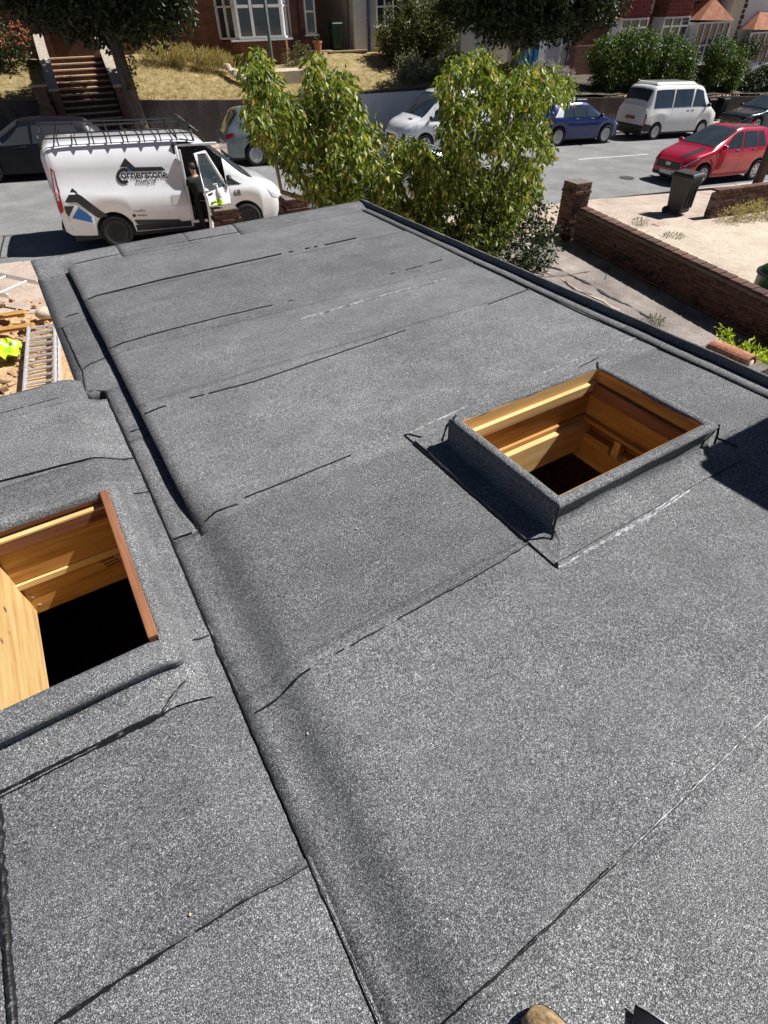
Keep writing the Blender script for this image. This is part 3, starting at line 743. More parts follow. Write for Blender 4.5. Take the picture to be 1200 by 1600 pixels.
# the small drooping-leaved tree in front of the roof
def inpoly(x, y, P):
    c = False
    for (a, b), (d, e) in zip(P, P[1:] + P[:1]):
        if (b > y) != (e > y) and x < (d - a) * (y - b) / (e - b) + a: c = not c
    return c
tb = Vector((6.7, 10.0, gz(6.7, 10.0)))
tree = sthing('garden_tree', 'bushy small tree with drooping yellow-green leaves beyond the far edge of the felt roof', 'tree', tb)
OUT = [(398, 84), (412, 88), (424, 112), (446, 140), (462, 176), (472, 168), (480, 128), (490, 92), (498, 96), (506, 125), (520, 118), (527, 96), (536, 110), (548, 140), (556, 178), (564, 208), (578, 200), (586, 180), (594, 196), (600, 215), (622, 226), (646, 224), (664, 232), (676, 205), (700, 188), (694, 160), (690, 125), (704, 104), (716, 92), (735, 96), (760, 86), (778, 96), (800, 92), (816, 84), (835, 104), (862, 118), (880, 130), (893, 148), (872, 160), (866, 190), (858, 215), (862, 240), (846, 262), (838, 282), (846, 300), (826, 318), (806, 336), (790, 372), (770, 396), (690, 366), (640, 352), (585, 330), (520, 318), (488, 312), (470, 288), (450, 264), (426, 240), (404, 208), (388, 182), (394, 168), (382, 150), (392, 128), (388, 104)]
rg = random.Random(4); cl = []
while len(cl) < 1650:
    x, y = rg.uniform(372, 895), rg.uniform(82, 400)
    if not inpoly(x, y, OUT): continue
    if y > 300 and x < 470: continue
    if fn(x * .026, y * .026, 7) < -.17 and not (x > 720 and y > 260): continue
    right = sst(600, 720, x)
    low = sst(250, 380, y)
    v = lerp(rg.uniform(8.5, 10.6), rg.uniform(8.6, 11.4), right)
    if low > 0: v = lerp(v, rg.uniform(8.7, 9.9), low)
    p = at_v(x, y, v)
    if p.z < gz(p.x, v) + .15: continue
    if v < 6.9: continue
    cl.append(p)
leaves_obj('crown', [(p - tb, rg.randint(16, 24), (.15, .15, .17)) for p in cl], 'leaf_main', tree, (.075, .155), .62, .40)
lim = []
for tip, via in (((398, 95), (440, 300)), ((496, 105), (500, 260)), ((528, 108), (530, 260)), ((588, 190), (590, 290)), ((640, 240), (650, 310)), ((716, 105), (700, 280)), ((760, 95), (740, 260)), ((816, 95), (780, 250)), ((870, 140), (800, 260)), ((850, 230), (800, 300)), ((600, 230), (640, 320)), ((440, 200), (480, 290))):
    a, b = at_v(*tip, 9.5) - tb, at_v(*via, 9.6) - tb
    k0 = Vector((rg.uniform(-.12, .12), rg.uniform(-.1, .1), .25))
    pts = [k0]
    for i in range(1, 9):
        t = i / 8; q = k0.lerp(b, t * 2) if t < .5 else b.lerp(a, t * 2 - 1)
        pts.append(q + Vector((fn(i, tip[0]), fn(i, tip[1]), 0)) * .08)
    MB().tube(pts, [.05 * (1 - i / 9) + .008 for i in range(9)], 7).build('limb', 'bark_pale', tree, smooth=True, uv=False)
MB().tube([(0, 0, -.1), (.03, 0, .15), (.0, .02, .4)], [.13, .11, .09], 10).build('trunk', 'bark_pale', tree, smooth=True, uv=False)
# shrubs at its foot
g = at_g(790, 388); bush('lavender_shrub', 'low grey-green shrub at the foot of the garden tree beside the drive', g, [((g.x, g.y, g.z + .3), (.45, .4, .4)), ((g.x - .4, g.y - .2, g.z + .3), (.4, .4, .35))], 'leaf_grey', 110, 14, (.1, .1, .1), (.05, .1), 0, wid=.2)
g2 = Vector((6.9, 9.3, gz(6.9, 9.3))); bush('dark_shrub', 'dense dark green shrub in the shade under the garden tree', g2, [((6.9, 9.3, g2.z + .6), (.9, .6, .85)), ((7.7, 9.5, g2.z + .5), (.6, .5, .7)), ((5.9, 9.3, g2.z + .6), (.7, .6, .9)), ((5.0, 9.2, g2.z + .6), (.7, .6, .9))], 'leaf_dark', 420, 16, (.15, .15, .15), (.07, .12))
g = at_g(735, 350)
# weeds
for (px, py, lab) in ((805, 368, 'tuft of dry weeds at the corner of the old drive by the pillar shadow'), (952, 352, 'flat patch of green weeds behind the brick boundary wall'), (1000, 352, 'green weeds growing in the paving joint by the concrete yard'), (1050, 372, 'small green weeds in the long crack of the concrete yard'), (815, 405, 'yellowing weeds along the roof edge by the drive'), (1012, 508, 'tiny yellow-green weed in the drive beneath the roof edge')):
    g = at_g(px, py)
    bush('weeds', lab, g, [((g.x, g.y, g.z + .04), (.32, .22, .07))], 'leaf_olive' if 'green' not in lab else 'leaf_hedge', 14, 14, (.1, .1, .04), (.04, .09), -.3, False, 'weeds', wid=.2)
# lime-green plant and ridge tile beyond the right edge
lp = Vector((3.75, 1.5, -.55))
lime = thing('lime_plant', 'bright yellow-green leafy plant growing up beside the right edge of the roof', 'plant', (3.9, 1.35, -3.1))
rg2 = random.Random(9); pts = []
for (px, py, X, n) in ((1128, 512, 3.95, 5), (1128, 524, 3.95, 7), (1130, 538, 3.9, 8), (1120, 545, 3.9, 7), (1150, 545, 3.95, 9), (1166, 535, 4.0, 5), (1167, 548, 4.0, 7), (1185, 545, 4.0, 5), (1190, 558, 4.0, 9), (1200, 556, 4.0, 9), (1185, 575, 3.85, 10), (1195, 585, 3.75, 12), (1205, 570, 3.9, 12), (1140, 552, 3.95, 9), (1176, 560, 3.95, 9), (1215, 560, 3.9, 12), (1225, 590, 3.7, 12), (1240, 570, 3.9, 12)):
    d = ray(px, py); t = X / d.x; p = Vector((X, d.y * t, d.z * t + CAMZ)) - Vector((3.9, 1.35, -3.1))
    for k in range(n * 2): pts.append((p + Vector((rg2.uniform(-.03, .05), rg2.uniform(-.04, .04), rg2.uniform(-.05, .02))), 2, (.02, .02, .02)))
leaves_obj('foliage', pts, 'leaf_lime', lime, (.03, .055), -.25, .34)
for k in range(9):
    a = 1.2 + .05 * k
    MB().tube([(.0, 0, 0), (.02 * k - .05, .03 * k - .1, 1.6), (.01 * k, .05 * k - .2, 2.75)], [.012, .009, .004], 5).build('stem', 'bark_pale', lime, uv=False)
def tl(px, py, X): d = ray(px, py); t = X / d.x; return Vector((X, d.y * t, d.z * t + CAMZ))
ta, tb_ = tl(1110, 549, 3.47), tl(1168, 572, 3.47)
rt = thing('ridge_tile', 'loose half-round terracotta ridge tile lying along the right roof edge', 'ridge tile', (3.47, (ta.y + tb_.y) / 2, (ta.z + tb_.z) / 2 + .012), 0)
L = abs(ta.y - tb_.y) + .02
P = []
for i in range(7):
    y = -L / 2 + L * i / 6
    P.append([(.068 * math.cos(t), y, .064 * math.sin(t)) for t in [PI * k / 12 for k in range(13)]] + [(.056 * math.cos(t), y, .052 * math.sin(t)) for t in [PI * k / 12 for k in range(12, -1, -1)]])
P = [r_ + [r_[0]] for r_ in P]
mb = MB().grid(P)
for e in (0, 6):
    b0 = e * 27
    for k in range(12): mb.f.append((b0 + k, b0 + k + 1, b0 + 24 - k, b0 + 25 - k))
mb.build('tile_shell', 'terracotta', rt, smooth=False, uv=False)
MB().lathe([(0, -L / 2 - .004), (.03, -L / 2), (.036, -L / 2 + .04), (.03, -L / 2 + .07), (0, -L / 2 + .075)], (0, 0, .008), 'y', 10).build('mortar_lump', 'stone_pale', rt, smooth=True)
MB().box(-.07, .1, -L / 2 - .08, L / 2 + .05, -.12, .0).build('bedding_ledge', 'mortar', rt)

# ---------------------------------------------------------------- brickwork built brick by brick
BR = {}
def brick_mesh(l=.215, w=.1025, h=.065):
    k = (l, w, h)
    if k not in BR:
        o = MB().box(-l / 2, l / 2, -w / 2, w / 2, 0, h).build('brick', 'brick_a', None, bevel=.005); BR[k] = o.data
        bpy.data.objects.remove(o)
    return BR[k]
def put_brick(par, x, y, z, rz=0, l=.215, w=.1025, h=.065, tilt=0):
    o = bpy.data.objects.new('brick', brick_mesh(l, w, h)); col.objects.link(o); o.parent = par
    o.location = (x + random.uniform(-.003, .003), y + random.uniform(-.003, .003), z); o.rotation_euler = (tilt, tilt * .6, rz + random.uniform(-.01, .01)); return o
def pillar(name, label, u, v, z0, z1, half=.215, cap=True, extra=None):
    o = sthing(name, label, 'pillar', (u, v, z0))
    n = int((z1 - z0) / .075)
    c = half - .012
    MB().box(-c, c, -c, c, -.1, n * .075 - .004).build('mortar_core', 'mortar', o)
    for k in range(n):
        z = k * .075; big = cap and k == n - 3
        off = half - .051 + (.03 if big else 0)
        m = half - .1075
        for s in (-1, 1):
            if k % 2: 
                put_brick(o, -m, s * off, z); put_brick(o, m, s * off, z)
                put_brick(o, s * off, 0, z, PI / 2)
            else:
                put_brick(o, s * off, -m, z, PI / 2); put_brick(o, s * off, m, z, PI / 2)
                put_brick(o, 0, s * off, z)
    return o
p1_, p2_ = at_v(350, 319, 11.0), at_v(460, 306, 11.0)
p1o = pillar('brick_pillar', 'weathered brick gate pillar with a bottle on top beside the open van door', p1_.x, 11.1, st(p1_.x) + KERB, p1_.z)
p2o = pillar('brick_pillar', 'weathered brick gate pillar in front of the nose of the lettered van', p2_.x, 11.1, st(p2_.x) + KERB, p2_.z)
nb = at_v(912, 276, 10.95)
nbz = gz(9.78, 10.95)
npil = pillar('brick_pillar', 'crumbling tall brick pillar at the street end of the long boundary wall', 9.78, 10.95, nbz, nb.z, .225)
# buttress-like widening at the pillar foot
for k in range(7):
    for j in range(max(1, 3 - k // 2)): put_brick(npil, -.33 + .05 * (k // 2), -.05 + .1 * j, k * .075, PI / 2)
# long boundary wall
bw = sthing('boundary_wall', 'long low brick boundary wall running from the tall pillar beside the drive', 'wall', (9.85, 10.7, gz(9.85, 10.7)))
b0 = gz(9.85, 10.7)
slope = .055
core = MB()
core.hexa([(-.09, -13, -.3 - slope * 13), (.09, -13, -.3 - slope * 13), (.09, 0, -.3), (-.09, 0, -.3), (-.09, -13, .70 - slope * 13), (.09, -13, .70 - slope * 13), (.09, 0, .70), (-.09, 0, .70)])
core.build('mortar_core', 'mortar', bw)
cnt = 0; rest = MB()
for j in range(27):
    for k in range(10):
        y = -.14 - j * .235 - (.1175 if k % 2 else 0); z = k * .072 + slope * y - .02
        if k < 9:
            if cnt < 232 and j < 26: put_brick(bw, -.05, y, z, PI / 2); cnt += 1
for j in range(26):
    y = -.14 - j * .235
    o = MB if 0 else None
    put_brick(bw, 0, y, .70 + slope * y - .015, 0, .225, .225, .05)
for j in range(26, 54):
    for k in range(10):
        y = -.14 - j * .235 - (.1175 if k % 2 else 0); z = k * .072 + slope * y - .02
        rest.box(-.10, 0, y - .107, y + .107, z, z + .065)
r_ = rest.build('far_bricks', 'brick_a', bw); r_['kind'] = 'stuff'
ivy = []
for k in range(46):
    y = -1.2 - random.random() * 5; ivy.append((Vector((-.14, y, slope * y + random.uniform(.1, .6) * random.random() + .08)), 5, (.05, .15, .08)))
leaves_obj('ivy', ivy, 'leaf_dark', bw, (.05, .09), .3, .6)
# neighbour's front wall with dry hedge
fa, fb = at_g(1087, 338), at_g(1200, 320)
fw = sthing('front_wall', 'low stepped brick front wall behind the wheelie bin', 'wall', (14.55, 11.0, gz(14.55, 11)))
MB().hexa([(0, -.09, -.3), (6, -.09, -.5), (6, .09, -.5), (0, .09, -.3), (0, -.09, .60), (6, -.09, .42), (6, .09, .42), (0, .09, .6)]).build('mortar_core', 'mortar', fw)
for j in range(14):
    for k in range(9):
        if k == 8 and j < 0: continue
        x = .11 + j * .235 + (.1175 if k % 2 else 0); put_brick(fw, x, -.05, k * .072 - .03 * x, 0)
    put_brick(fw, .11 + j * .235, 0, .635 - .03 * j * .235, PI / 2, .225, .225, .05)
for k in range(8): put_brick(fw, .05, 0, k * .072, PI / 2)
hb = at_g(1140, 352)
bush('dry_hedge', 'low straw-coloured dry hedge in front of the brick front wall', (15.4, 10.4, gz(15.4, 10.4)), [((15.0 + .55 * k, 10.55 - .04 * k, gz(15, 10.5) + .16), (.45, .32, .27)) for k in range(7)], 'leaf_dry', 330, 16, (.12, .12, .1), (.04, .08), -.2, False, 'hedge', wid=.3)
# wheelie bins
def wheelie(name, label, u, v, z, rz, mat, group=None):
    o = thing(name, label, 'wheelie bin', W(u, v, z), -AL + rz, group)
    MB().hexa([(-.22, -.24, .06), (.22, -.24, .06), (.22, .22, .06), (-.22, .22, .06), (-.27, -.33, .98), (.27, -.33, .98), (.27, .33, .98), (-.27, .33, .98)]).build('body', mat, o, bevel=.02)
    for x in (-.14, 0, .14): MB().box(x - .02, x + .02, -.325, -.28, .2, .9).build('rib', mat, o)
    MB().hexa([(-.30, -.37, .98), (.30, -.37, .98), (.30, .36, .98), (-.30, .36, .98), (-.25, -.32, 1.05), (.25, -.32, 1.05), (.25, .30, 1.07), (-.25, .30, 1.07)]).build('lid', mat, o, bevel=.015)
    MB().tube([(-.24, .4, 1.0), (.24, .4, 1.0)], .02, 8).build('handle', mat, o, uv=False)
    o.scale = (.92, .92, .95)
    for s in (-1, 1): MB().lathe([(.0, s * .2), (.1, s * .2), (.1, s * .26), (0, s * .26)], (0, .24, .1), 'x', 14).build('wheel', 'tyre', o)
    return o
bg_ = at_g(1056, 334)
wheelie('wheelie_bin', 'dark wheelie bin standing on the pavement in front of the red car', bg_.x, bg_.y, bg_.z, R(10), 'bin')
sb = Vector((11.85, 6.6, gz(11.85, 6.6)))
db = thing('round_bin', 'rounded dark green bin just behind the boundary wall in the concrete yard', 'bin', W(11.55, 6.6, gz(11.55, 6.6)), 0)
MB().lathe([(.0, 0), (.36, 0), (.42, .06), (.44, .5), (.46, .52), (.42, .6), (.30, .70), (.1, .75), (0, .76)], (0, 0, 0), 'z', 24).build('tub', 'bin_green', db, smooth=True)
MB().lathe([(.46, .50), (.48, .51), (.48, .55), (.45, .56)], (0, 0, 0), 'z', 24).build('rim', 'black', db, smooth=True)
# bottle on the pillar
bo = sthing('spray_bottle', 'clear and lime bottle standing on the brick gate pillar', 'bottle', (p1_.x - .05, 11.08, p1_.z - .03))
MB().lathe([(0, 0), (.05, 0), (.055, .02), (.055, .10), (.05, .12)], (0, 0, 0), 'z', 16).build('body', 'plastic_lime', bo, smooth=True)
MB().lathe([(.05, .12), (.055, .14), (.055, .20), (.03, .26), (.018, .28), (.018, .32), (0, .32)], (0, 0, 0), 'z', 16).build('upper', 'plastic_clear', bo, smooth=True)
MB().box(-.06, .02, -.012, .012, .315, .345).build('cap', 'white_trim', bo, bevel=.004)
rg_ = sthing('lime_rag', 'crumpled lime cloth beside the bottle on the gate pillar', 'cloth', (p1_.x - .12, 11.1, p1_.z - .03))
MB().grid([[(.2 * (i / 9 - .5), .16 * (j / 9 - .5), .012 + .05 * abs(fn(i * .5, j * .5, 2)) + .03 * (1 - ((i - 4.5) / 5) ** 2)) for j in range(10)] for i in range(10)]).build('cloth', 'hivis', rg_, smooth=True)

# ---------------------------------------------------------------- the builders' yard on the left
def ladder(name, label, a, b, width, n, lift0, lift1, mat='alu', double=False):
    """a, b: ends of the left stile (u, v)"""
    a, b = Vector(a), Vector(b); L = (b - a).length
    o = sthing(name, label, 'ladder', (a.x, a.y, gz(a.x, a.y)))
    d = (b - a).normalized(); n2 = Vector((d.y, -d.x))
    def P(t, s, h=0): q = d * (t * L) + n2 * (s * width); return (q.x, q.y, h + lerp(lift0, lift1, t) + (gz(a.x + q.x, a.y + q.y) - gz(a.x, a.y)))
    for s in (0, 1):
        m = MB()
        for lay in range(2 if double else 1):
            h = .07 * lay; sh = .035 * lay * (1 if s == 0 else -1) / width
            A, B = P(0, s + sh, h), P(1, s + sh, h)
            m = MB(); e = n2 * .014
            m.hexa([(A[0] - e.x, A[1] - e.y, A[2] - .035), (A[0] + e.x, A[1] + e.y, A[2] - .035), (B[0] + e.x, B[1] + e.y, B[2] - .035), (B[0] - e.x, B[1] - e.y, B[2] - .035),
                    (A[0] - e.x, A[1] - e.y, A[2] + .035), (A[0] + e.x, A[1] + e.y, A[2] + .035), (B[0] + e.x, B[1] + e.y, B[2] + .035), (B[0] - e.x, B[1] - e.y, B[2] + .035)])
            m.build('stile', mat, o, bevel=.004)
    for lay in range(2 if double else 1):
        for k in range(n):
            t = (k + .5 + .35 * lay) / n
            if t < 1: MB().tube([P(t, .02, .07 * lay), P(t, .98, .07 * lay)], .016, 6).build('rung', mat, o, uv=False)
    return o
la, lb = at_g(46, 616), at_g(51, 532); lc = at_g(97, 532)
ladder('double_ladder', 'aluminium double ladder lying flat on the sandy yard against the roof edge', (la.x, la.y - .5), (lb.x, lb.y), .44, 11, .14, .14, double=True)
ta, tb2 = at_g(30, 500), at_g(-60, 482)
ladder('trestle', 'white metal trestle lying on the rubble beside the pavement', (ta.x + .05, ta.y - .15), (tb2.x, tb2.y - .1), .62, 3, .45, .5)
g = at_g(10, 560)
hv = sthing('hi_vis_vest', 'crumpled fluorescent yellow hi-vis vest dropped on the rubble', 'vest', (g.x - .12, g.y, g.z + .03))
def vestz(i, j, n): return .06 + .10 * fn(i * .35, j * .35, 1.5) + .06 * abs(fn(i * .8, j * .8, 4)) + .06 * (1 - ((i - n / 2) / n * 2) ** 2)
n = 20; P = [[(.62 * (i / n - .5) + .05 * fn(i * .3, j * .4, 9) + .05, .6 * (j / n - .5) * (1 - .3 * abs(i / n - .5)) + .05 * fn(j * .3, i * .4, 3), vestz(i, j, n)) for j in range(n + 1)] for i in range(n + 1)]
MB().grid(P).build('fabric', 'hivis', hv, smooth=True)
MB().grid([[(P[i][j][0], P[i][j][1], P[i][j][2] + .006) for j in (13, 14, 15)] for i in range(1, n)]).build('reflective_band', 'reflective', hv, smooth=True)
ps = at_g(76, 500)
o = MB().lathe([(0, 0), (.22, .02), (.26, .10), (.22, .2), (.1, .25), (0, .26)], (0, 0, 0), 'z', 14).build('boulder', 'stone_pale', None, smooth=True)
for v_ in o.data.vertices: v_.co.x *= 1 + .18 * fn(v_.co.x * 5, v_.co.y * 5, 2); v_.co.y *= .8
o.location = W(ps.x, ps.y, ps.z + .05); o.scale = (.62, .62, .62); tag(o, 'large pale rounded stone beside the roof edge in the yard', 'stone')
# dug hole beside it
rr = random.Random(5)
def rubble_mesh(k):
    a, b, c = (.215, .1, .065) if k % 3 == 0 else (rr.uniform(.08, .2), rr.uniform(.07, .14), rr.uniform(.04, .09))
    m = MB().hexa([(x * a / 2 * rr.uniform(.8, 1.1), y * b / 2 * rr.uniform(.8, 1.1), z) for z in (0, c) for x, y in ((-1, -1), (1, -1), (1, 1), (-1, 1))])
    o = m.build('rubble_piece', 'rubble', None, bevel=.008); me = o.data; bpy.data.objects.remove(o); return me
rm = [rubble_mesh(k) for k in range(9)]
for k in range(120):
    if k < 70: q = at_g(rr.uniform(-30, 88), rr.uniform(468, 545))
    elif k < 100: q = at_g(rr.uniform(-40, 45), rr.uniform(520, 640))
    else: q = at_g(rr.uniform(20, 60), rr.uniform(525, 575))
    if q.y > 11.6: continue
    o = bpy.data.objects.new('rubble_piece', rm[k % 9]); col.objects.link(o)
    s = rr.uniform(.35, .95); o.scale = (s, s, s); o.location = W(q.x, q.y, q.z - .01); o.rotation_euler = (rr.uniform(-.4, .4), rr.uniform(-.4, .4), rr.uniform(0, 6))
    tag(o, 'broken brick or mortar lump scattered over the sandy yard', 'rubble', 'rubble pieces in the sandy yard')
for k, (px, py, a) in enumerate(((20, 525, -.45), (8, 505, -.4))):
    q = at_g(px, py)
    o = MB().box(-.5, .4, -.06, .06, 0, .045).build('plank', 'wood', None, bevel=.004); o.location = W(q.x, q.y, q.z + .1); o.rotation_euler = (.1, -.08, a)
    tag(o, ['short timber plank lying over the rubble near the hi-vis vest', 'short timber plank lying under the metal trestle'][k], 'plank')
# ================================================================ vehicles
def sm_ip(tab, x, h=.1): return (ip(tab, x - h) + 2 * ip(tab, x - h / 2) + 3 * ip(tab, x) + 2 * ip(tab, x + h / 2) + ip(tab, x + h)) / 9
class Car:
    """local x from rear (0) to front (L), y to the left, z up from the road"""
    def __init__(s, name, label, cat, u_rear, vc, face, spec, mat, group='cars parked along the street'):
        s.S = spec; L = spec['L']; s.L = L
        o = bpy.data.objects.new(name, None); col.objects.link(o); tag(o, label, cat, group); s.o = o
        X = (U + Vector((0, 0, -.038))).normalized() * face
        Z = Vector((0, 0, 1)); Y = Z.cross(X).normalized(); Z = X.cross(Y)
        ub = u_rear
        base = W(ub, vc, st(ub))
        o.matrix_world = Matrix(((X.x, Y.x, Z.x, base.x), (X.y, Y.y, Z.y, base.y), (X.z, Y.z, Z.z, base.z), (0, 0, 0, 1)))
        s.mw = o.matrix_world.copy(); s.inv = s.mw.inverted()
        s.body(mat)
    def section(s, x):
        S = s.S; zb = sm_ip(S['belt'], x); zt = max(sm_ip(S['top'], x), zb + .015); w = sm_ip(S['hw'], x, .03); r_ = min(sm_ip(S['rw'], x), w * .97)
        zs = ip(S['sill'], x)
        for xw in S['wheels']:
            d = abs(x - xw); Rr = S['wr'] + .065
            if d < Rr: zs = max(zs, S['wr'] + math.sqrt(Rr * Rr - d * d) - .01)
        zs = min(zs, zb - .12); h = zb - zs; q = min(1, (zt - zb) / .3)
        bl = S.get('bulge', .012)
        return [(w * .94, zs), (w * .985, zs + .3 * h), (w, zs + .6 * h), (w * .985, (zs + .86 * h) if 'ledge' not in S else zb - .035), (w * .955, zb),
                (lerp(w * .955, r_, .5) + bl * q, lerp(zb, zt - .06 * q, .5)), (r_, zt - .06 * q), (r_ * .88, zt - .015 * q), (r_ * .45, zt), (0, zt + .008)]
    def P(s, x, t):                       # t: 0 = top centre, 3 = roof edge, 5 = belt line, 9 = sill ; sign = side (+ left)
        sec = s.section(x); k = 9 - abs(t); i = min(8, max(0, int(k))); f = k - i
        a, b = sec[i], sec[i + 1]
        return Vector((x, math.copysign(lerp(a[0], b[0], f), t if t else 1) if t else 0, lerp(a[1], b[1], f)))
    def nrm(s, x, t):
        e = .02; a = s.P(x + e, t) - s.P(x - e, t); b = s.P(x, t + .05) - s.P(x, t - .05)
        n = a.cross(b)
        n.normalize(); c = Vector((0, 0, .5 + s.S['wr']))
        p = s.P(x, t)
        if n.dot(p - Vector((x, 0, .7))) < 0: n = -n
        return n
    def body(s, mat):
        S = s.S; xs = set(i * s.L / 70 for i in range(71))
        for xw in S['wheels']:
            for k in range(25): xs.add(xw + (S['wr'] + .068) * (-1 + 2 * k / 24))
        for k in (.01, .03, .06, .1): xs.add(k); xs.add(s.L - k)
        hole = S.get('hole')
        if hole: xs.add(hole[0]); xs.add(hole[1])
        xs = sorted(x for x in xs if 0 <= x <= s.L); bm = bmesh.new(); rings = []
        for x in xs:
            sec = s.section(x); rings.append([bm.verts.new((x, y, z)) for y, z in sec] + [bm.verts.new((x, -y, z)) for y, z in sec[-2::-1]])
        for i in range(len(xs) - 1):
            xm = (xs[i] + xs[i + 1]) / 2
            for j in range(18):
                if hole and hole[0] < xm < hole[1] and 12 <= j: continue
                f = bm.faces.new((rings[i][j], rings[i + 1][j], rings[i + 1][j + 1], rings[i][j + 1])); f.smooth = True
        for r_ in (rings[0], rings[-1]): bm.faces.new(r_)
        bmesh.ops.recalc_face_normals(bm, faces=bm.faces[:])
        me = bpy.data.meshes.new('body'); bm.to_mesh(me); bm.free(); me.materials.append(M[mat])
        b = bpy.data.objects.new('body', me); col.objects.link(b); b.parent = s.o; s.b = b
        w = max(h for _, h in S['hw'])
        MB().box(.12, s.L - .12, -w * .82, w * .82, .19, S['wr'] * 2 + .02).build('underbody', 'black', s.o)
        for xw in S['wheels']:
            for sd_ in (1, -1): s.wheel(xw, sd_ * (w - .115), sd_)
    def wheel(s, x, y, sd_):
        r_ = s.S['wr']; y += sd_ * .0
        t = MB().lathe([(r_ * .62, -.03), (r_ * .68, -.09), (r_ * .9, -.095), (r_ * .98, -.075), (r_, -.04), (r_, .04), (r_ * .98, .075), (r_ * .9, .095), (r_ * .68, .09), (r_ * .62, .03)], (x, y, r_), 'y', 28).build('wheel', 'tyre', s.o, smooth=True)
        yo = y + sd_ * .075; rm_ = s.S.get('rim', 'rim')
        k = r_ * .66
        d = MB().lathe([(k, sd_ * .0), (k * .94, sd_ * -.005), (k * .90, sd_ * -.03), (.001, sd_ * -.035)], (x, yo, r_), 'y', 24).build('rim_barrel', 'rimdark', t)
        m = MB().lathe([(k, -.012), (k, .014), (k * .88, .014), (k * .88, -.012)], (x, yo, r_), 'y', 24); m.build('rim', rm_, t)
        for i in range(s.S.get('spokes', 5)):
            a = 2 * PI * i / s.S.get('spokes', 5) + .3; c_, s_ = math.cos(a), math.sin(a); w0, w1 = s.S.get('sw', .028), s.S.get('sw', .028) * 1.25
            P4 = []
            for yy in (yo - .01, yo + .012):
                for rr_, ww in ((.02, w0), (k * .92, w1)):
                    for e in (-1, 1): P4.append((x + c_ * rr_ - s_ * ww * e, yy, r_ + s_ * rr_ + c_ * ww * e))
            MB().hexa([P4[0], P4[1], P4[3], P4[2], P4[4], P4[5], P4[7], P4[6]]).build('spoke', rm_, t)
        MB().lathe([(.045, -.012), (.045, .02), (0, .022)], (x, yo, r_), 'y', 12).build('hub', rm_, t)
    def patch(s, name, mat, q, off=.007, n=6, m=6, parent=None):
        """q: corners ((x,t) rear/low, front/low, front/high, rear/high)"""
        rows = []
        for i in range(n + 1):
            r_ = []
            for j in range(m + 1):
                a, b = i / n, j / m
                x = lerp(lerp(q[0][0], q[1][0], a), lerp(q[3][0], q[2][0], a), b); t = lerp(lerp(q[0][1], q[1][1], a), lerp(q[3][1], q[2][1], a), b)
                r_.append(tuple(s.P(x, t) + s.nrm(x, t) * off))
            rows.append(r_)
        return MB().grid(rows).build(name, mat, parent or s.o, smooth=True)
    def both(s, name, mat, q, **k):
        for sg in (1, -1): s.patch(name, mat, [(x, t * sg) for x, t in q], **k)
    def seam(s, pts, w=.007):
        for sg in (1, -1):
            P_ = []
            for (a, b) in zip(pts, pts[1:]):
                P_ += [(lerp(a[0], b[0], k / 8), lerp(a[1], b[1], k / 8) * sg) for k in range(8)]
            P_.append((pts[-1][0], pts[-1][1] * sg))
            MB().tube([tuple(s.P(x, t) + s.nrm(x, t) * -.001) for x, t in P_], w * .5, 5).build('panel_gap', 'black', s.o, uv=False)
    def box(s, name, mat, x, y, z, dx, dy, dz, bevel=.01): return MB().box(x - dx / 2, x + dx / 2, y - dy / 2, y + dy / 2, z - dz / 2, z + dz / 2).build(name, mat, s.o, bevel=bevel)
    def mirrors(s, x, t=4.7, mat='black'):
        for sg in (1, -1):
            p = s.P(x, t * sg) + Vector((0, sg * .11, .05))
            m = MB().lathe([(0, -.05), (.07, -.045), (.09, 0), (.07, .04), (0, .05)], (0, 0, 0), 'x', 12).build('mirror', mat, s.o, smooth=True)
            m.location = p; m.scale = (1.1, 1.25, .85)
            MB().tube([tuple(s.P(x, t * sg)), tuple(p)], .018, 6).build('mirror_arm', 'black', s.o, uv=False)
    def handles(s, xs, t=5.35, mat='black'):
        for x in xs:
            for sg in (1, -1):
                p = s.P(x, t * sg); MB().box(p.x - .08, p.x + .08, p.y - .018, p.y + .018, p.z - .012, p.z + .014).build('door_handle', mat, s.o, bevel=.006)
def front_kit(c, grille_z=(.42, .62), gw=.5, plate='plate_w', lamp_t=(5.05, 6.1), lx=.5, rear_lamp=(5.1, 6.4), rx=.28, rplate='plate_w'):
    L = c.L
    c.both('headlight', 'lamp_clear', [(L - lx, lamp_t[0] + .12), (L - .03, lamp_t[0] + .5), (L - .03, lamp_t[1]), (L - lx * .6, lamp_t[1] - .35)], n=5, m=4)
    c.both('tail_light', 'lamp_red', [(.012, rear_lamp[0]), (rx, rear_lamp[0] + .15), (rx * .8, rear_lamp[1] - .3), (.012, rear_lamp[1])], n=5, m=4)
    MB().box(L - .03, L + .012, -gw, gw, grille_z[0], grille_z[1]).build('grille', 'blackgloss', c.o, bevel=.008)
    MB().box(L - .02, L + .022, -.26, .26, grille_z[0] - .16, grille_z[0] - .05).build('number_plate', plate, c.o)
    MB().box(-.022, .02, -.26, .26, .62, .73).build('number_plate', rplate, c.o)
    MB().box(-.015, .05, -gw * 1.15, gw * 1.15, .25, .36).build('bumper', 'black', c.o, bevel=.01)
    MB().box(L - .05, L + .008, -gw * 1.1, gw * 1.1, .2, .30).build('bumper', 'black', c.o, bevel=.01)

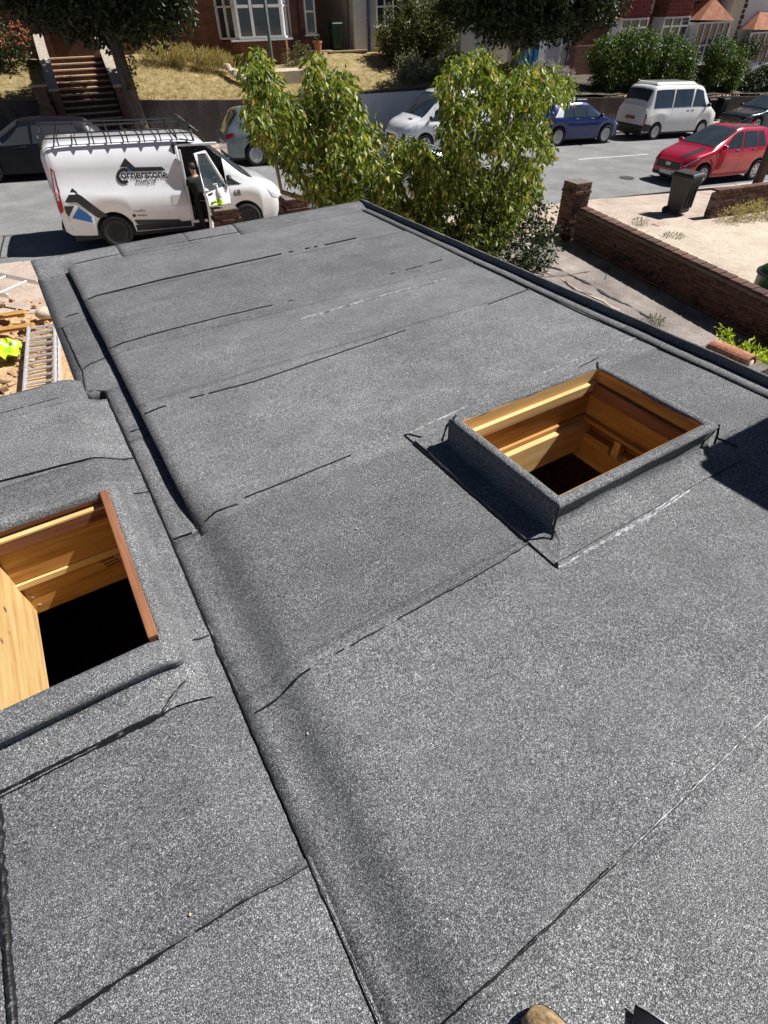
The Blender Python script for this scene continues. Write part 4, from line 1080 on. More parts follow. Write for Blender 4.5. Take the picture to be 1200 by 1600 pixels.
def hatch_spec(L, Wd, H, wr, wb, fo, hood=.95, belt=.92, suv=False, tail=.35, ws=(1.05, 1.95), rim='rim', spokes=5):
    """fo = front overhang; ws = windscreen base / top measured from the nose"""
    f = lambda d: L - d
    w = Wd / 2
    return dict(L=L, wheels=[L - fo - wb, L - fo], wr=wr, rim=rim, spokes=spokes,
        top=[(0, H * .55), (.04, H * .60), (tail * .35, H * .72), (tail, H * .955), (tail + .35, H * .985), (L * .45, H), (f(ws[1]), H * .975), (f(ws[0]), hood + .06), (f(ws[0] - .08), hood), (f(.35), hood * .86), (f(.12), hood * .76), (f(0), hood * .62)],
        belt=[(0, belt * .86), (.1, belt), (L * .5, belt * .985), (f(ws[0]), hood * .99), (f(.35), hood * .80), (f(.1), hood * .66), (f(0), hood * .55)],
        hw=[(0, w * .80), (.06, w * .88), (.3, w * .97), (.8, w), (f(.9), w), (f(.35), w * .93), (f(.12), w * .82), (f(0), w * .68)],
        rw=[(0, w * .62), (tail, w * .66), (L * .45, w * .70), (f(ws[1]), w * .68), (f(ws[0]), w * .84), (f(.3), w * .78), (f(0), w * .55)],
        sill=[(0, .34), (.12, .24 if not suv else .28), (L * .5, .2 if not suv else .24), (f(.12), .22 if not suv else .26), (f(0), .30)])
def hatch_glass(c, ws, tail, n_side, glass='glass', pillar=.09):
    L = c.L
    c.patch('windscreen', glass, [(L - ws[0] - .03, 3.1), (L - ws[0] - .03, -3.1), (L - ws[1] + .03, -2.85), (L - ws[1] + .03, 2.85)], n=10, m=8, off=.009)
    c.patch('rear_window', glass, [(tail * .45, 2.9), (tail * .45, -2.9), (tail + .0, -2.6), (tail + .0, 2.6)], n=8, m=6, off=.009)
    a, b = tail + .28, L - ws[0] - .2
    cuts = n_side
    for (x0, x1, x2, x3) in cuts:
        c.both('side_window', glass, [(x0, 4.88), (x1, 4.88), (x2, 3.22), (x3, 3.22)], off=.008)

# --- the lettered white panel van with its door open
vs_ = dict(L=4.97, wheels=[1.0, 3.93], wr=.335, rim='rimdark', spokes=8, sw=.03, bulge=.012,
    top=[(0, 1.70), (.02, 1.86), (.10, 1.93), (.5, 1.965), (2.5, 1.975), (2.95, 1.955), (3.2, 1.90), (4.12, 1.20), (4.2, 1.155), (4.6, 1.05), (4.8, .94), (4.92, .80), (4.97, .66)],
    belt=[(0, 1.19), (.9, 1.12), (1.4, 1.085), (2.2, 1.05), (2.6, 1.04), (3.9, 1.05), (4.2, 1.03), (4.6, .90), (4.85, .76), (4.97, .56)],
    hw=[(0, .955), (.03, .975), (.2, .99), (3.6, .99), (4.3, .965), (4.65, .88), (4.85, .76), (4.97, .60)],
    rw=[(0, .80), (.1, .85), (2.9, .85), (3.3, .80), (4.15, .86), (4.6, .74), (4.97, .5)],
    sill=[(0, .42), (.1, .34), (.5, .30), (4.6, .28), (4.9, .26), (4.97, .30)], hole=(2.66, 3.56), ledge=1)
van = Car('panel_van', 'white panel van with dark roof rack, Cornerstone Roofing lettering and an open cab door', 'van', -1.2, 15.1, 1, vs_, 'white', None)
L = van.L
van.patch('windscreen', 'glass', [(4.10, 3.1), (4.10, -3.1), (3.24, -2.85), (3.24, 2.85)], n=10, m=8, off=.009)
van.patch('side_window', 'glass', [(2.72, 4.9), (3.72, 4.9), (3.2, 3.25), (2.74, 3.22)], off=.008)
van.both('wing_window', 'glass', [(3.60, 4.9), (3.92, 4.92), (3.70, 4.35), (3.60, 4.2)], off=.008)
van.patch('wiper_panel', 'black', [(4.10, 3.0), (4.10, -3.0), (4.19, -2.9), (4.19, 2.9)], n=10, m=2, off=.006)
van.both('headlight', 'lamp_clear', [(4.42, 5.35), (4.86, 5.5), (4.84, 6.4), (4.60, 6.5)], n=5, m=4)
van.both('fog_lamp', 'blackgloss', [(4.78, 7.6), (4.93, 7.6), (4.93, 8.2), (4.80, 8.3)], n=3, m=3)
van.both('lower_trim', 'black', [(1.42, 8.4), (2.62, 8.4), (2.62, 8.95), (1.42, 8.95)], n=10, m=2, off=.004)
MB().box(4.93, 4.985, -.45, .45, .42, .62).build('grille', 'black', van.o, bevel=.01)
MB().box(-.06, .06, -.9, .9, .40, .52).build('bumper', 'black', van.o, bevel=.02)
MB().box(-.03, .012, -.012, .012, .6, 1.85).build('door_gap', 'black', van.o)
for sg in (-1, 1): MB().box(-.02, .01, sg * .45 - .3, sg * .45 + .3, 1.2, 1.66).build('rear_window', 'glass', van.o)
van.seam([(.14, 3.0), (.14, 8.6)])
van.seam([(2.62, 3.2), (2.62, 8.9)]); van.seam([(3.60, 4.9), (3.60, 8.0)])
van.mirrors(3.62, 4.55)
for sg in (-1, 1):
    van.patch('fuel_flap' if sg < 0 else 'side_flap', 'white', [(2.3, 6.2 * sg), (2.5, 6.2 * sg), (2.5, 6.9 * sg), (2.3, 6.9 * sg)], n=2, m=2, off=.004)
# cab inside the open door
MB().box(2.55, 2.60, -.88, .9, .45, 1.88).build('bulkhead', 'black', van.o)
MB().box(2.60, 4.1, -.86, .9, .40, .46).build('cab_floor', 'black', van.o)
MB().box(3.72, 4.1, -.84, .86, .46, 1.12).build('dashboard', 'black', van.o, bevel=.05)
st_ = MB().box(2.66, 3.12, -.78, -.28, .5, .86).build('seat', 'cloth_black', van.o, bevel=.05)
MB().box(2.62, 2.76, -.76, -.30, .86, 1.5).build('backrest', 'cloth_black', st_, bevel=.05)
MB().lathe([(.19, -.012), (.205, 0), (.19, .012), (.175, 0)], (0, 0, 0), 'x', 20).build('steering_wheel', 'black', van.o, smooth=True).matrix_local = Matrix.Translation((3.56, -.45, 1.12)) @ Matrix.Rotation(-.5, 4, 'Y')
MB().box(2.66, 2.70, -.97, -.90, .42, 1.78).build('door_jamb', 'white', van.o, bevel=.01)
MB().box(2.66, 3.56, -.95, -.86, .36, .42).build('door_sill', 'white', van.o, bevel=.01)
MB().box(2.66, 3.5, -.86, -.80, 1.82, 1.87).build('door_header', 'white', van.o, bevel=.01)
# open door: a curved panel hinged at its front edge
dr = bpy.data.objects.new('cab_door', None); col.objects.link(dr)
hx, hy = 3.585, -.965
def door_pt(x, t, off):
    p = van.P(x, -t); q = p + van.nrm(x, -t) * off
    return (q.x - hx, q.y - hy, q.z)
rows = []
for i in range(9):
    x = lerp(2.68, 3.565, i / 8); rows.append([door_pt(x, lerp(4.95, 8.75, j / 8), 0) for j in range(9)])
rowi = [[(p[0], p[1] + .07, p[2]) for p in r_] for r_ in rows]
mb = MB().grid(rows).grid(rowi)
for a, b in ((rows[0], rowi[0]), (rows[-1], rowi[-1]), ([r_[0] for r_ in rows], [r_[0] for r_ in rowi]), ([r_[-1] for r_ in rows], [r_[-1] for r_ in rowi])): mb.grid([a, b])
dpan = mb.build('cab_door', 'white', van.o, smooth=False)
bpy.data.objects.remove(dr)
dpan.location = (hx, hy, 0); dpan.rotation_euler = (0, 0, R(48))
def win_x(t, x): return x
fr = [door_pt(2.70, 4.95, .0), door_pt(2.73, 3.3, .0), door_pt(3.12, 3.25, .0), door_pt(3.40, 4.1, .0), door_pt(3.55, 4.95, 0)]
MB().tube([(p[0], p[1] + .03, p[2]) for p in fr], .035, 8).build('window_frame', 'white', dpan, smooth=True, uv=False)
gl = []
for i in range(7):
    x0 = lerp(2.72, 3.53, i / 6); x1 = lerp(2.75, 3.10, i / 6)
    gl.append([(lambda p: (p[0], p[1] + .03, p[2]))(door_pt(lerp(x0, x1, j / 5), lerp(4.95, 3.35, j / 5), 0)) for j in range(6)])
MB().grid(gl).build('window', 'glass', dpan, smooth=True)
MB().box(-.72, -.2, .07, .10, .62, .95).build('door_card', 'black', dpan, bevel=.02)
hp = door_pt(2.82, 5.4, .02); MB().box(hp[0] - .08, hp[0] + .08, hp[1] - .015, hp[1] + .015, hp[2] - .015, hp[2] + .015).build('door_handle', 'black', dpan, bevel=.005)
# lettering and graphics on the side
def van_xz(px, py):
    p = at_v(px, py, 15.1 - .985); q = van.inv @ W(p.x, p.y, p.z); return (q.x, q.z)
def side_y(x, z):
    sec = van.section(min(max(x, 0), 4.97))
    for a, b in zip(sec, sec[1:]):
        if a[1] <= z <= b[1]: return lerp(a[0], b[0], (z - a[1]) / max(1e-6, b[1] - a[1]))
    return sec[0][0]
def decal_bm(bm, name, mat, off=.006, cut=.12):
    bmesh.ops.triangulate(bm, faces=bm.faces[:])
    for _ in range(4):
        es = [e for e in bm.edges if e.calc_length() > cut]
        if not es: break
        bmesh.ops.subdivide_edges(bm, edges=es, cuts=1); bmesh.ops.triangulate(bm, faces=[f for f in bm.faces if len(f.verts) > 3])
    for v in bm.verts:
        x, z = v.co.x, v.co.z; v.co = (x, -(side_y(x, z) + off), z)
    me = bpy.data.meshes.new(name); bm.to_mesh(me); bm.free(); me.materials.append(M[mat])
    o = bpy.data.objects.new(name, me); col.objects.link(o); o.parent = van.o; return o
def decal(name, mat, pix, off=.006, org=(0, 0), sc=1.):
    bm = bmesh.new(); vs2 = []
    for x, y in pix:
        a, b = van_xz(org[0] + x / sc, org[1] + y / sc); vs2.append(bm.verts.new((a, 0, b)))
    bm.faces.new(vs2); return decal_bm(bm, name, mat, off)
A = dict(org=(160, 235), sc=8.571); Bq = dict(org=(60, 250), sc=10)
decal('roof_emblem', 'decal_dark', [(238, 228), (305, 110), (440, 235), (800, 228), (855, 276), (400, 292), (372, 272), (330, 232)], **A)
decal('emblem_triangle', 'decal_blue', [(312, 300), (345, 243), (388, 294)], **A)
bm = bmesh.new(); ring = []
for k in range(25):
    a = R(52 + (308 - 52) * k / 24)
    ring.append((a,))
vo_, vi_ = [], []
for (a,) in ring:
    for R0, lst in ((104, vo_), (60, vi_)):
        x, z = van_xz(160 + (292 + R0 * math.cos(a)) / 8.571, 235 + (350 - R0 * math.sin(a) * 1.02) / 8.571); lst.append(bm.verts.new((x, 0, z)))
for k in range(24): bm.faces.new((vo_[k], vo_[k + 1], vi_[k + 1], vi_[k]))
decal_bm(bm, 'letter_c', 'decal_dark')
decal('side_stripe', 'decal_dark', [(415, 930), (1050, 925), (1055, 985), (475, 995)], **A)
decal('corner_chevron', 'decal_dark', [(525, 445), (1100, 890), (930, 912), (605, 665), (410, 665)], **Bq)
decal('corner_block', 'decal_dark', [(400, 725), (560, 715), (478, 890), (430, 830)], **Bq)
decal('corner_blue', 'decal_blue', [(625, 735), (890, 935), (845, 980), (530, 910)], **Bq)
decal('tail_light', 'lamp_red', [(178, 135), (245, 185), (378, 700), (395, 800), (352, 855), (315, 785), (230, 420)], off=.012, **Bq)
decal('tail_light_lens', 'lamp_clear', [(205, 180), (232, 190), (262, 330), (330, 640), (300, 640), (235, 380)], off=.016, **Bq)
def letters(txt, x0, y0, x1, y1, mat, bold=True):
    """text along the van side from pixel (x0,y0) baseline to (x1,y1)"""
    cu = bpy.data.curves.new('lettering', 'FONT'); cu.body = txt; cu.size = 1
    if bold: cu.offset = .018
    to = bpy.data.objects.new('t', cu); col.objects.link(to)
    dg = bpy.context.evaluated_depsgraph_get(); me = bpy.data.meshes.new_from_object(to.evaluated_get(dg))
    bpy.data.objects.remove(to)
    a, b = van_xz(x0, y0), van_xz(x1, y1)
    w = max(v.co.x for v in me.vertices) - min(v.co.x for v in me.vertices); m0 = min(v.co.x for v in me.vertices)
    s = math.hypot(b[0] - a[0], b[1] - a[1]) / w
    bm = bmesh.new(); bm.from_mesh(me)
    for v in bm.verts:
        x, y = (v.co.x - m0) * s, v.co.y * s
        t = x / (w * s); v.co = (a[0] + x, 0, lerp(a[1], b[1], t) + y)
    return decal_bm(bm, 'lettering', mat, .007, 9)
letters('ornerstone', 190.2, 280.2, 263.0, 278.4, 'decal_dark')
letters('Roofing Ltd', 213.6, 287.4, 244.4, 286.2, 'decal_dark')
letters('TrustPRC', 208, 331.5, 228.5, 331, 'decal_dark', False)
letters('68', 365.5, 306.5, 376.5, 305.5, 'decal_dark')
decal('small_emblem', 'decal_dark', [(400, 872), (412, 852), (438, 852), (452, 872), (440, 895), (412, 892)], **A)
for k in range(7): decal('small_print', 'decal_dark', [(470 + k * 19, 862), (482 + k * 19, 862), (482 + k * 19, 880), (470 + k * 19, 880)], **A)
# roof rack
rk = bpy.data.objects.new('roof_rack', None); col.objects.link(rk)
def rbar(name, pts, r_=.014): return MB().tube(pts, r_, 7).build(name, 'black', rackroot, uv=False)
bpy.data.objects.remove(rk)
rackroot = MB().tube([(.05, -.80, 2.13), (2.9, -.80, 2.13), (3.15, -.80, 2.12)], .014, 7).build('roof_rack', 'black', van.o, uv=False)
for yy, zz in ((-.86, 2.06), (.80, 2.13), (.86, 2.06)): rbar('rail', [(.05, yy, zz), (1.5, yy, zz), (3.0, yy, zz)])
for k in range(10):
    x = .08 + k * .325
    rbar('cross_bar', [(x, -.86, 2.06), (x, 0, 2.07), (x, .86, 2.06)], .013)
    for sg in (-1, 1): rbar('upright', [(x, sg * .80, 2.13), (x, sg * .86, 2.06), (x, sg * .87, 1.93)], .013)
rbar('front_hoop', [(3.15, -.80, 2.06), (3.0, -.80, 2.17), (2.9, -.72, 2.22), (2.88, 0, 2.24), (2.9, .72, 2.22), (3.0, .80, 2.17), (3.15, .80, 2.06)], .024)
rbar('deflector', [(3.15, -.80, 2.06), (3.2, 0, 2.06), (3.15, .80, 2.06)], .02)
for k in range(0): rbar('top_rail', [(.1, (-.72, .72)[k], 2.17), (2.0, (-.72, .72)[k], 2.18), (2.9, (-.72, .72)[k], 2.22)], .016)

# --- the others
def simple_car(name, label, cat, u, vc, face, spec, mat, ws, tail, cuts, glass='glass', mirror='black', seams=(), hand=(), **kit):
    c = Car(name, label, cat, u, vc, face, spec, mat)
    hatch_glass(c, ws, tail, cuts, glass)
    front_kit(c, **kit)
    c.mirrors(c.L - ws[0] - .28, 4.75, mirror)
    for x in seams: c.seam([(x, 4.9), (x, 8.7)])
    c.handles(hand)
    return c
M['p_grey'] = paint('grey_green_metallic', (.20, .235, .235), .35)
M['p_navy'] = paint('navy_metallic', (.010, .026, .13), .25)
M['p_black'] = paint('black_metallic', (.012, .014, .018), .3)
M['p_dark'] = mottled('dark_blue_black', two((.004, .005, .009), .2), 3, .4, 0, 0, spec=.3)
M['p_red'] = paint('red_metallic', (.50, .012, .035), .25)
M['p_silver'] = paint('silver_metallic', (.45, .47, .50), .6)
M['p_cream'] = paint('off_white_paint', (.80, .79, .74), dirt=.06)
sp = hatch_spec(4.5, 1.86, 1.63, .345, 2.65, .9, 1.0, 1.0, True, .55, (1.15, 2.0), spokes=10)
simple_car('grey_suv', 'grey-green SUV parked behind the lettered van, half hidden by the garden tree', 'car', 4.0, 22.95, 1, sp, 'p_grey', (1.15, 2.0), .55, [(.62, 1.45, 1.4, .95), (1.5, 2.15, 2.1, 1.48), (2.22, 3.2, 2.55, 2.18)], seams=(1.47, 2.18, 3.3), hand=(1.7, 2.5), gw=.5)
sp = hatch_spec(4.6, 1.82, 1.5, .33, 2.7, .9, .92, .93, False, .7, (1.15, 2.05))
simple_car('dark_car', 'dark navy car parked by the garden steps behind the van', 'car', .45, 22.95, -1, sp, 'p_dark', (1.15, 2.05), .7, [(.75, 1.55, 1.5, 1.1), (1.6, 2.3, 2.2, 1.58), (2.36, 3.35, 2.6, 2.3)], 'decal_dark', seams=(1.58, 2.33, 3.4), hand=(1.8, 2.6))
sp = hatch_spec(4.25, 1.80, 1.51, .345, 2.60, .85, .98, .98, True, .5, (1.1, 1.95), spokes=5)
c = simple_car('blue_suv', 'dark blue compact SUV with roof bars parked beside the hedge', 'car', 17.25, 22.9, 1, sp, 'p_navy', (1.1, 1.95), .5, [(.95, 1.42, 1.38, 1.08), (1.48, 2.1, 2.05, 1.44), (2.17, 3.05, 2.45, 2.1)], seams=(1.45, 2.13, 3.15), hand=(1.65, 2.45))
for sg in (-1, 1): MB().tube([(.7, sg * .56, 1.52), (1.5, sg * .58, 1.575), (2.2, sg * .56, 1.56)], .016, 6).build('roof_bar', 'rim', c.o, uv=False)
c.both('quarter_panel', 'rim', [(.5, 4.85), (.9, 4.85), (1.02, 3.35), (.78, 3.35)], off=.006)
sp = hatch_spec(4.65, 1.80, 1.45, .34, 2.76, .85, .90, .93, False, .95, (1.35, 2.2))
sp['top'][0:4] = [(0, .88), (.05, .98), (.4, 1.02), (1.2, 1.38)]
simple_car('black_saloon', 'black saloon parked nose-first behind the off-white camper van', 'car', 34.2, 22.95, -1, sp, 'p_black', (1.35, 2.2), .95, [(1.05, 1.75, 1.7, 1.35), (1.8, 2.3, 2.2, 1.75), (2.36, 3.2, 2.5, 2.3)], seams=(1.77, 2.32, 3.3), hand=(2.0, 2.7), lamp_t=(5.0, 6.0))
sp = hatch_spec(4.0, 1.70, 1.53, .30, 2.53, .78, .98, .98, False, .42, (1.0, 2.0), spokes=7)
rc = simple_car('red_hatchback', 'bright red hatchback with a dark bonnet stripe parked facing the tall brick pillar', 'car', 21.1, 15.05, -1, sp, 'p_red', (1.0, 2.0), .42, [(.62, .98, 1.0, .78), (1.04, 1.72, 1.68, 1.06), (1.80, 2.78, 2.16, 1.76)], mirror='p_red', seams=(1.0, 1.75, 2.9), hand=(1.2, 1.98), lx=.55)
for off in (.35,): rc.patch('bonnet_stripe', 'black', [(3.1, off * 3), (3.1, off * 3 + .8), (3.85, off * 3 + .8), (3.85, off * 3)], n=3, m=8, off=.005)
rc.patch('roof_stripe', 'black', [(.7, 1.05), (.7, 1.85), (1.98, 1.85), (1.98, 1.05)], n=3, m=8, off=.005)
MB().box(3.985, 4.02, -.1, .1, .50, .60).build('badge', 'rim', rc.o, bevel=.01)
MB().hexa([(.5, -.03, 1.5), (.72, -.03, 1.52), (.72, .03, 1.52), (.5, .03, 1.5), (.5, -.005, 1.6), (.6, -.005, 1.55), (.6, .005, 1.55), (.5, .005, 1.6)]).build('roof_fin', 'p_red', rc.o)
sp = hatch_spec(4.2, 1.76, 1.48, .31, 2.58, .85, .95, .94, False, .42, (1.05, 1.95))
simple_car('silver_car', 'silver car at the near kerb almost hidden behind the garden tree', 'car', 8.75, 15.0, -1, sp, 'p_silver', (1.05, 1.95), .42, [(.66, 1.4, 1.38, .95), (1.46, 2.1, 2.05, 1.42), (2.17, 3.05, 2.45, 2.1)], seams=(1.43, 2.13, 3.1), hand=(1.65, 2.4))
sp = hatch_spec(4.3, 1.78, 1.50, .32, 2.6, .85, .93, .94, False, .5, (1.05, 1.95))
simple_car('black_hatchback', 'black hatchback parked behind the red car beside the telegraph pole', 'car', 26.6, 15.05, -1, sp, 'p_black', (1.05, 1.95), .5, [(.75, 1.42, 1.38, 1.0), (1.48, 2.1, 2.05, 1.44), (2.17, 3.05, 2.45, 2.1)], seams=(1.45, 2.13, 3.1))
# second white van, facing left
v2s = dict(vs_); v2s.pop('hole'); v2s['rim'] = 'rim'; v2s['spokes'] = 6
v2 = Car('white_van', 'plain white van parked in front of the white garden wall', 'van', 15.6, 23.05, -1, v2s, 'white', 'cars parked along the street')
v2.patch('windscreen', 'glass_blue', [(4.10, 3.1), (4.10, -3.1), (3.24, -2.85), (3.24, 2.85)], n=10, m=8, off=.009)
v2.both('side_window', 'glass', [(2.72, 4.9), (3.80, 4.9), (3.22, 3.25), (2.74, 3.22)], off=.008)
v2.both('headlight', 'lamp_clear', [(4.42, 5.35), (4.86, 5.5), (4.84, 6.4), (4.60, 6.5)], n=5, m=4)
v2.patch('bonnet_vent', 'black', [(4.32, .8), (4.32, 1.6), (4.42, 1.6), (4.42, .8)], n=3, m=3)
MB().box(4.93, 4.985, -.45, .45, .42, .62).build('grille', 'black', v2.o, bevel=.01)
MB().box(4.9, 4.985, -.7, .7, .25, .38).build('bumper', 'black', v2.o, bevel=.01)
v2.mirrors(3.78, 4.6); v2.seam([(2.62, 3.2), (2.62, 8.9)])
# off-white camper van
cs = dict(L=4.7, wheels=[.88, 3.80], wr=.315, rim='rim', spokes=8, sw=.05, bulge=.01,
    top=[(0, 1.20), (.06, 1.32), (.24, 1.86), (.4, 1.97), (.8, 1.99), (2.9, 1.99), (3.3, 1.93), (4.02, 1.22), (4.1, 1.17), (4.45, 1.02), (4.62, .88), (4.7, .72)],
    belt=[(0, 1.10), (3.9, 1.12), (4.2, 1.05), (4.6, .84), (4.7, .66)],
    hw=[(0, .86), (.05, .90), (.2, .92), (4.1, .92), (4.5, .85), (4.64, .76), (4.7, .66)], rw=[(0, .70), (.3, .74), (3.3, .73), (4.05, .80), (4.7, .55)],
    sill=[(0, .42), (.1, .30), (4.5, .26), (4.7, .32)])
cv = Car('camper_van', 'boxy off-white camper van with a pop-top roof parked below the dark hedge', 'van', 22.75, 22.95, 1, cs, 'p_cream', 'cars parked along the street')
cv.patch('windscreen', 'glass', [(4.0, 3.1), (4.0, -3.1), (3.34, -2.85), (3.34, 2.85)], n=8, m=6, off=.009)
cv.patch('rear_window', 'glass', [(.10, 2.9), (.10, -2.9), (.25, -2.8), (.25, 2.8)], n=8, m=6, off=.012)
for a, b in ((.45, 1.5), (1.62, 2.66)): cv.both('side_window', 'glass_blue', [(a, 4.8), (b, 4.8), (b, 3.25), (a, 3.25)], off=.008)
cv.both('front_window', 'glass', [(2.78, 4.8), (3.75, 4.8), (3.3, 3.3), (2.82, 3.25)], off=.008)
for a in (.43, 1.5, 1.60, 2.68): cv.seam([(a, 3.2), (a, 4.85)], .02)
cv.seam([(2.72, 3.3), (2.72, 8.6)]); cv.seam([(1.56, 3.3), (1.56, 8.6)])
cv.both('side_rail', 'white_trim', [(.35, 5.9), (1.5, 5.9), (1.5, 6.05), (.35, 6.05)], n=8, m=1, off=.02)
cv.both('sill_trim', 'black', [(.05, 7.6), (.5, 7.9), (.5, 8.9), (.05, 8.9)], n=5, m=3)
cv.both('tail_light', 'lamp_red', [(.012, 6.1), (.08, 6.1), (.08, 8.1), (.012, 8.1)], n=3, m=4)
MB().box(-.03, .03, -.28, .28, .74, .86).build('number_plate', 'plate_y', cv.o)
MB().box(-.05, .08, -.9, .9, .36, .56).build('bumper', 'black', cv.o, bevel=.02)
MB().hexa([(.45, -.66, 1.98), (2.9, -.66, 1.98), (2.9, .66, 1.98), (.45, .66, 1.98), (.55, -.56, 2.08), (2.75, -.56, 2.08), (2.75, .56, 2.08), (.55, .56, 2.08)]).build('pop_top', 'p_cream', cv.o, bevel=.03)
cv.mirrors(3.7, 4.6); cv.handles((2.55, 2.85), 5.4)

# ---------------------------------------------------------------- the man at the van door
def skin(name, verts, edges, radii, mat, parent=None, root=0, sub=2):
    me = bpy.data.meshes.new(name); me.from_pydata(verts, edges, []); o = bpy.data.objects.new(name, me); col.objects.link(o)
    sm = o.modifiers.new('skin', 'SKIN'); sm.use_smooth_shade = True
    for i, q in enumerate(me.skin_vertices[0].data): q.radius = radii[i] if isinstance(radii[i], tuple) else (radii[i], radii[i]); q.use_root = (i == root)
    ss = o.modifiers.new('sub', 'SUBSURF'); ss.levels = sub; ss.render_levels = sub
    dg = bpy.context.evaluated_depsgraph_get(); m2 = bpy.data.meshes.new_from_object(o.evaluated_get(dg)); bpy.data.objects.remove(o)
    m2.materials.clear(); m2.materials.append(M[mat])
    for p in m2.polygons: p.use_smooth = True
    o = bpy.data.objects.new(name, m2); col.objects.link(o)
    if parent: o.parent = parent
    return o
hd = at_v(303, 264, 14.2)
pz = st(hd.x) + .01
# local frame: x = street direction (u), y = across (v), z up ; the man faces the cab (+v) and turns his head towards -u
V_ = [(0, 0, .95), (0, .03, 1.12), (0, .05, 1.32), (.0, .05, 1.45), (.0, .06, 1.53), (-.01, .08, 1.64), (-.015, .085, 1.74),
      (-.19, .05, 1.42), (-.26, .22, 1.18), (-.20, .42, 1.05), (-.18, .50, 1.03),
      (.19, .05, 1.42), (.26, .2, 1.18), (.2, .42, 1.1), (.18, .50, 1.08),
      (-.1, .0, .90), (-.11, .02, .5), (-.11, -.02, .1), (-.11, .10, .04), (.1, 0, .90), (.11, .02, .5), (.11, -.02, .1), (.11, .10, .04)]
E_ = [(0, 1), (1, 2), (2, 3), (3, 4), (4, 5), (5, 6), (3, 7), (7, 8), (8, 9), (9, 10), (3, 11), (11, 12), (12, 13), (13, 14), (0, 15), (15, 16), (16, 17), (17, 18), (0, 19), (19, 20), (20, 21), (21, 22)]
R_ = [(.15, .11), (.15, .11), (.17, .12), (.12, .09), .055, (.078, .095), (.07, .085), .06, .045, .035, .03, .06, .045, .035, .03, .085, .06, .042, .035, .085, .06, .042, .035]
man = skin('person', V_, E_, R_, 'skin')
tag(man, 'person in black jacket and trousers standing in the open cab doorway of the lettered van', 'person')
man.location = W(hd.x, 14.16, pz); man.rotation_euler = (0, 0, -AL + R(20))
hh = (hd.z - pz) / 1.66; man.scale = (hh, hh, hh)
def sub_skin(name, ids, grow, mat):
    mp = {k: i for i, k in enumerate(ids)}
    return skin(name, [V_[k] for k in ids], [(mp[a], mp[b]) for a, b in E_ if a in mp and b in mp], [tuple(q + grow for q in R_[k]) if isinstance(R_[k], tuple) else R_[k] + grow for k in ids], mat, man)
sub_skin('jacket', [0, 1, 2, 3, 4, 7, 8, 9, 11, 12, 13], .04, 'cloth_black')
sub_skin('trousers', [0, 15, 16, 17, 19, 20, 21], .02, 'cloth_black')
for a, b in ((17, 18), (21, 22)): skin('boot', [V_[a], V_[b], (V_[b][0], V_[b][1] + .1, .04)], [(0, 1), (1, 2)], [.05, .05, .045], 'boot_sole', man)
MB().lathe([(.0, .11), (.06, .10), (.088, .05), (.095, .0), (.09, -.03)], (-.012, .075, 1.70), 'z', 16).build('hair', 'hair', man, smooth=True)
for sg in (-1, 1):
    for k in range(4):
        a = V_[10] if sg < 0 else V_[14]
        MB().tube([(a[0] - .025 + k * .017, a[1] + .01, a[2] + .01), (a[0] - .027 + k * .018, a[1] + .05, a[2] + .005), (a[0] - .027 + k * .018, a[1] + .08 - .005 * abs(k - 1), a[2] - .015)], [.0095, .009, .007], 6).build('finger', 'skin', man, smooth=True, uv=False)
    MB().tube([(a[0] - sg * .03, a[1] - .01, a[2]), (a[0] - sg * .05, a[1] + .02, a[2] + .005), (a[0] - sg * .052, a[1] + .05, a[2])], [.011, .01, .008], 6).build('thumb', 'skin', man, smooth=True, uv=False)
# face: nose, ears, eyes
MB().lathe([(0, 0), (.012, .006), (.016, .02), (.008, .04), (0, .042)], (-.012, .172, 1.655), 'z', 8).build('nose', 'skin', man, smooth=True)
for sg in (-1, 1):
    MB().lathe([(0, -.012), (.022, -.006), (.026, 0), (.02, .006), (0, .008)], (-.012 + sg * .082, .07, 1.68), 'x', 10).build('ear', 'skin', man, smooth=True)
    MB().lathe([(0, -.008), (.011, 0), (0, .008)], (-.012 + sg * .032, .160, 1.70), 'y', 8).build('eye', 'white_trim', man, smooth=True)
MB().box(-.036, .012, .158, .166, 1.618, 1.626).build('mouth', 'terracotta', man)
# ================================================================ the far side of the street
WT = [(-12, -.05), (-3, -.52), (1.4, -.74), (5.5, -.98), (8, -.98), (14.6, -1.08), (20, -1.55), (28, -2.05), (40, -2.6), (60, -3.4)]
HB = [(-12, .5), (3, .38), (5, .0), (6, -.2), (9, -.2), (10.5, .12), (16, .0), (20, -.75), (25, -1.35), (30, -1.6), (40, -2.0), (60, -2.8)]
def tz(u, v):
    a, b = ip(WT, u), ip(HB, u)
    return lerp(a, b, sst(V_WALL + .2, 30.6, v)) - .03
def bankz(u, v):
    z = tz(u, v)
    if -1.15 < u < 1.65 and v < 29.6: z = min(z, st(u) + .05 + max(0, (v - 24.6)) * .58 - .22)
    return z
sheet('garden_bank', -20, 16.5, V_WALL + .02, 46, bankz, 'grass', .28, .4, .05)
M['soil'] = mottled('dark_garden_soil', [(.3, (.05, .04, .028)), (.55, (.10, .08, .055)), (.75, (.16, .14, .08))], 2, .95, .6, 30)  # dark brown mottled soil
sheet('garden_soil', 16.5, 60, V_WALL + .02, 46, bankz, 'soil', .5, .5, .05)
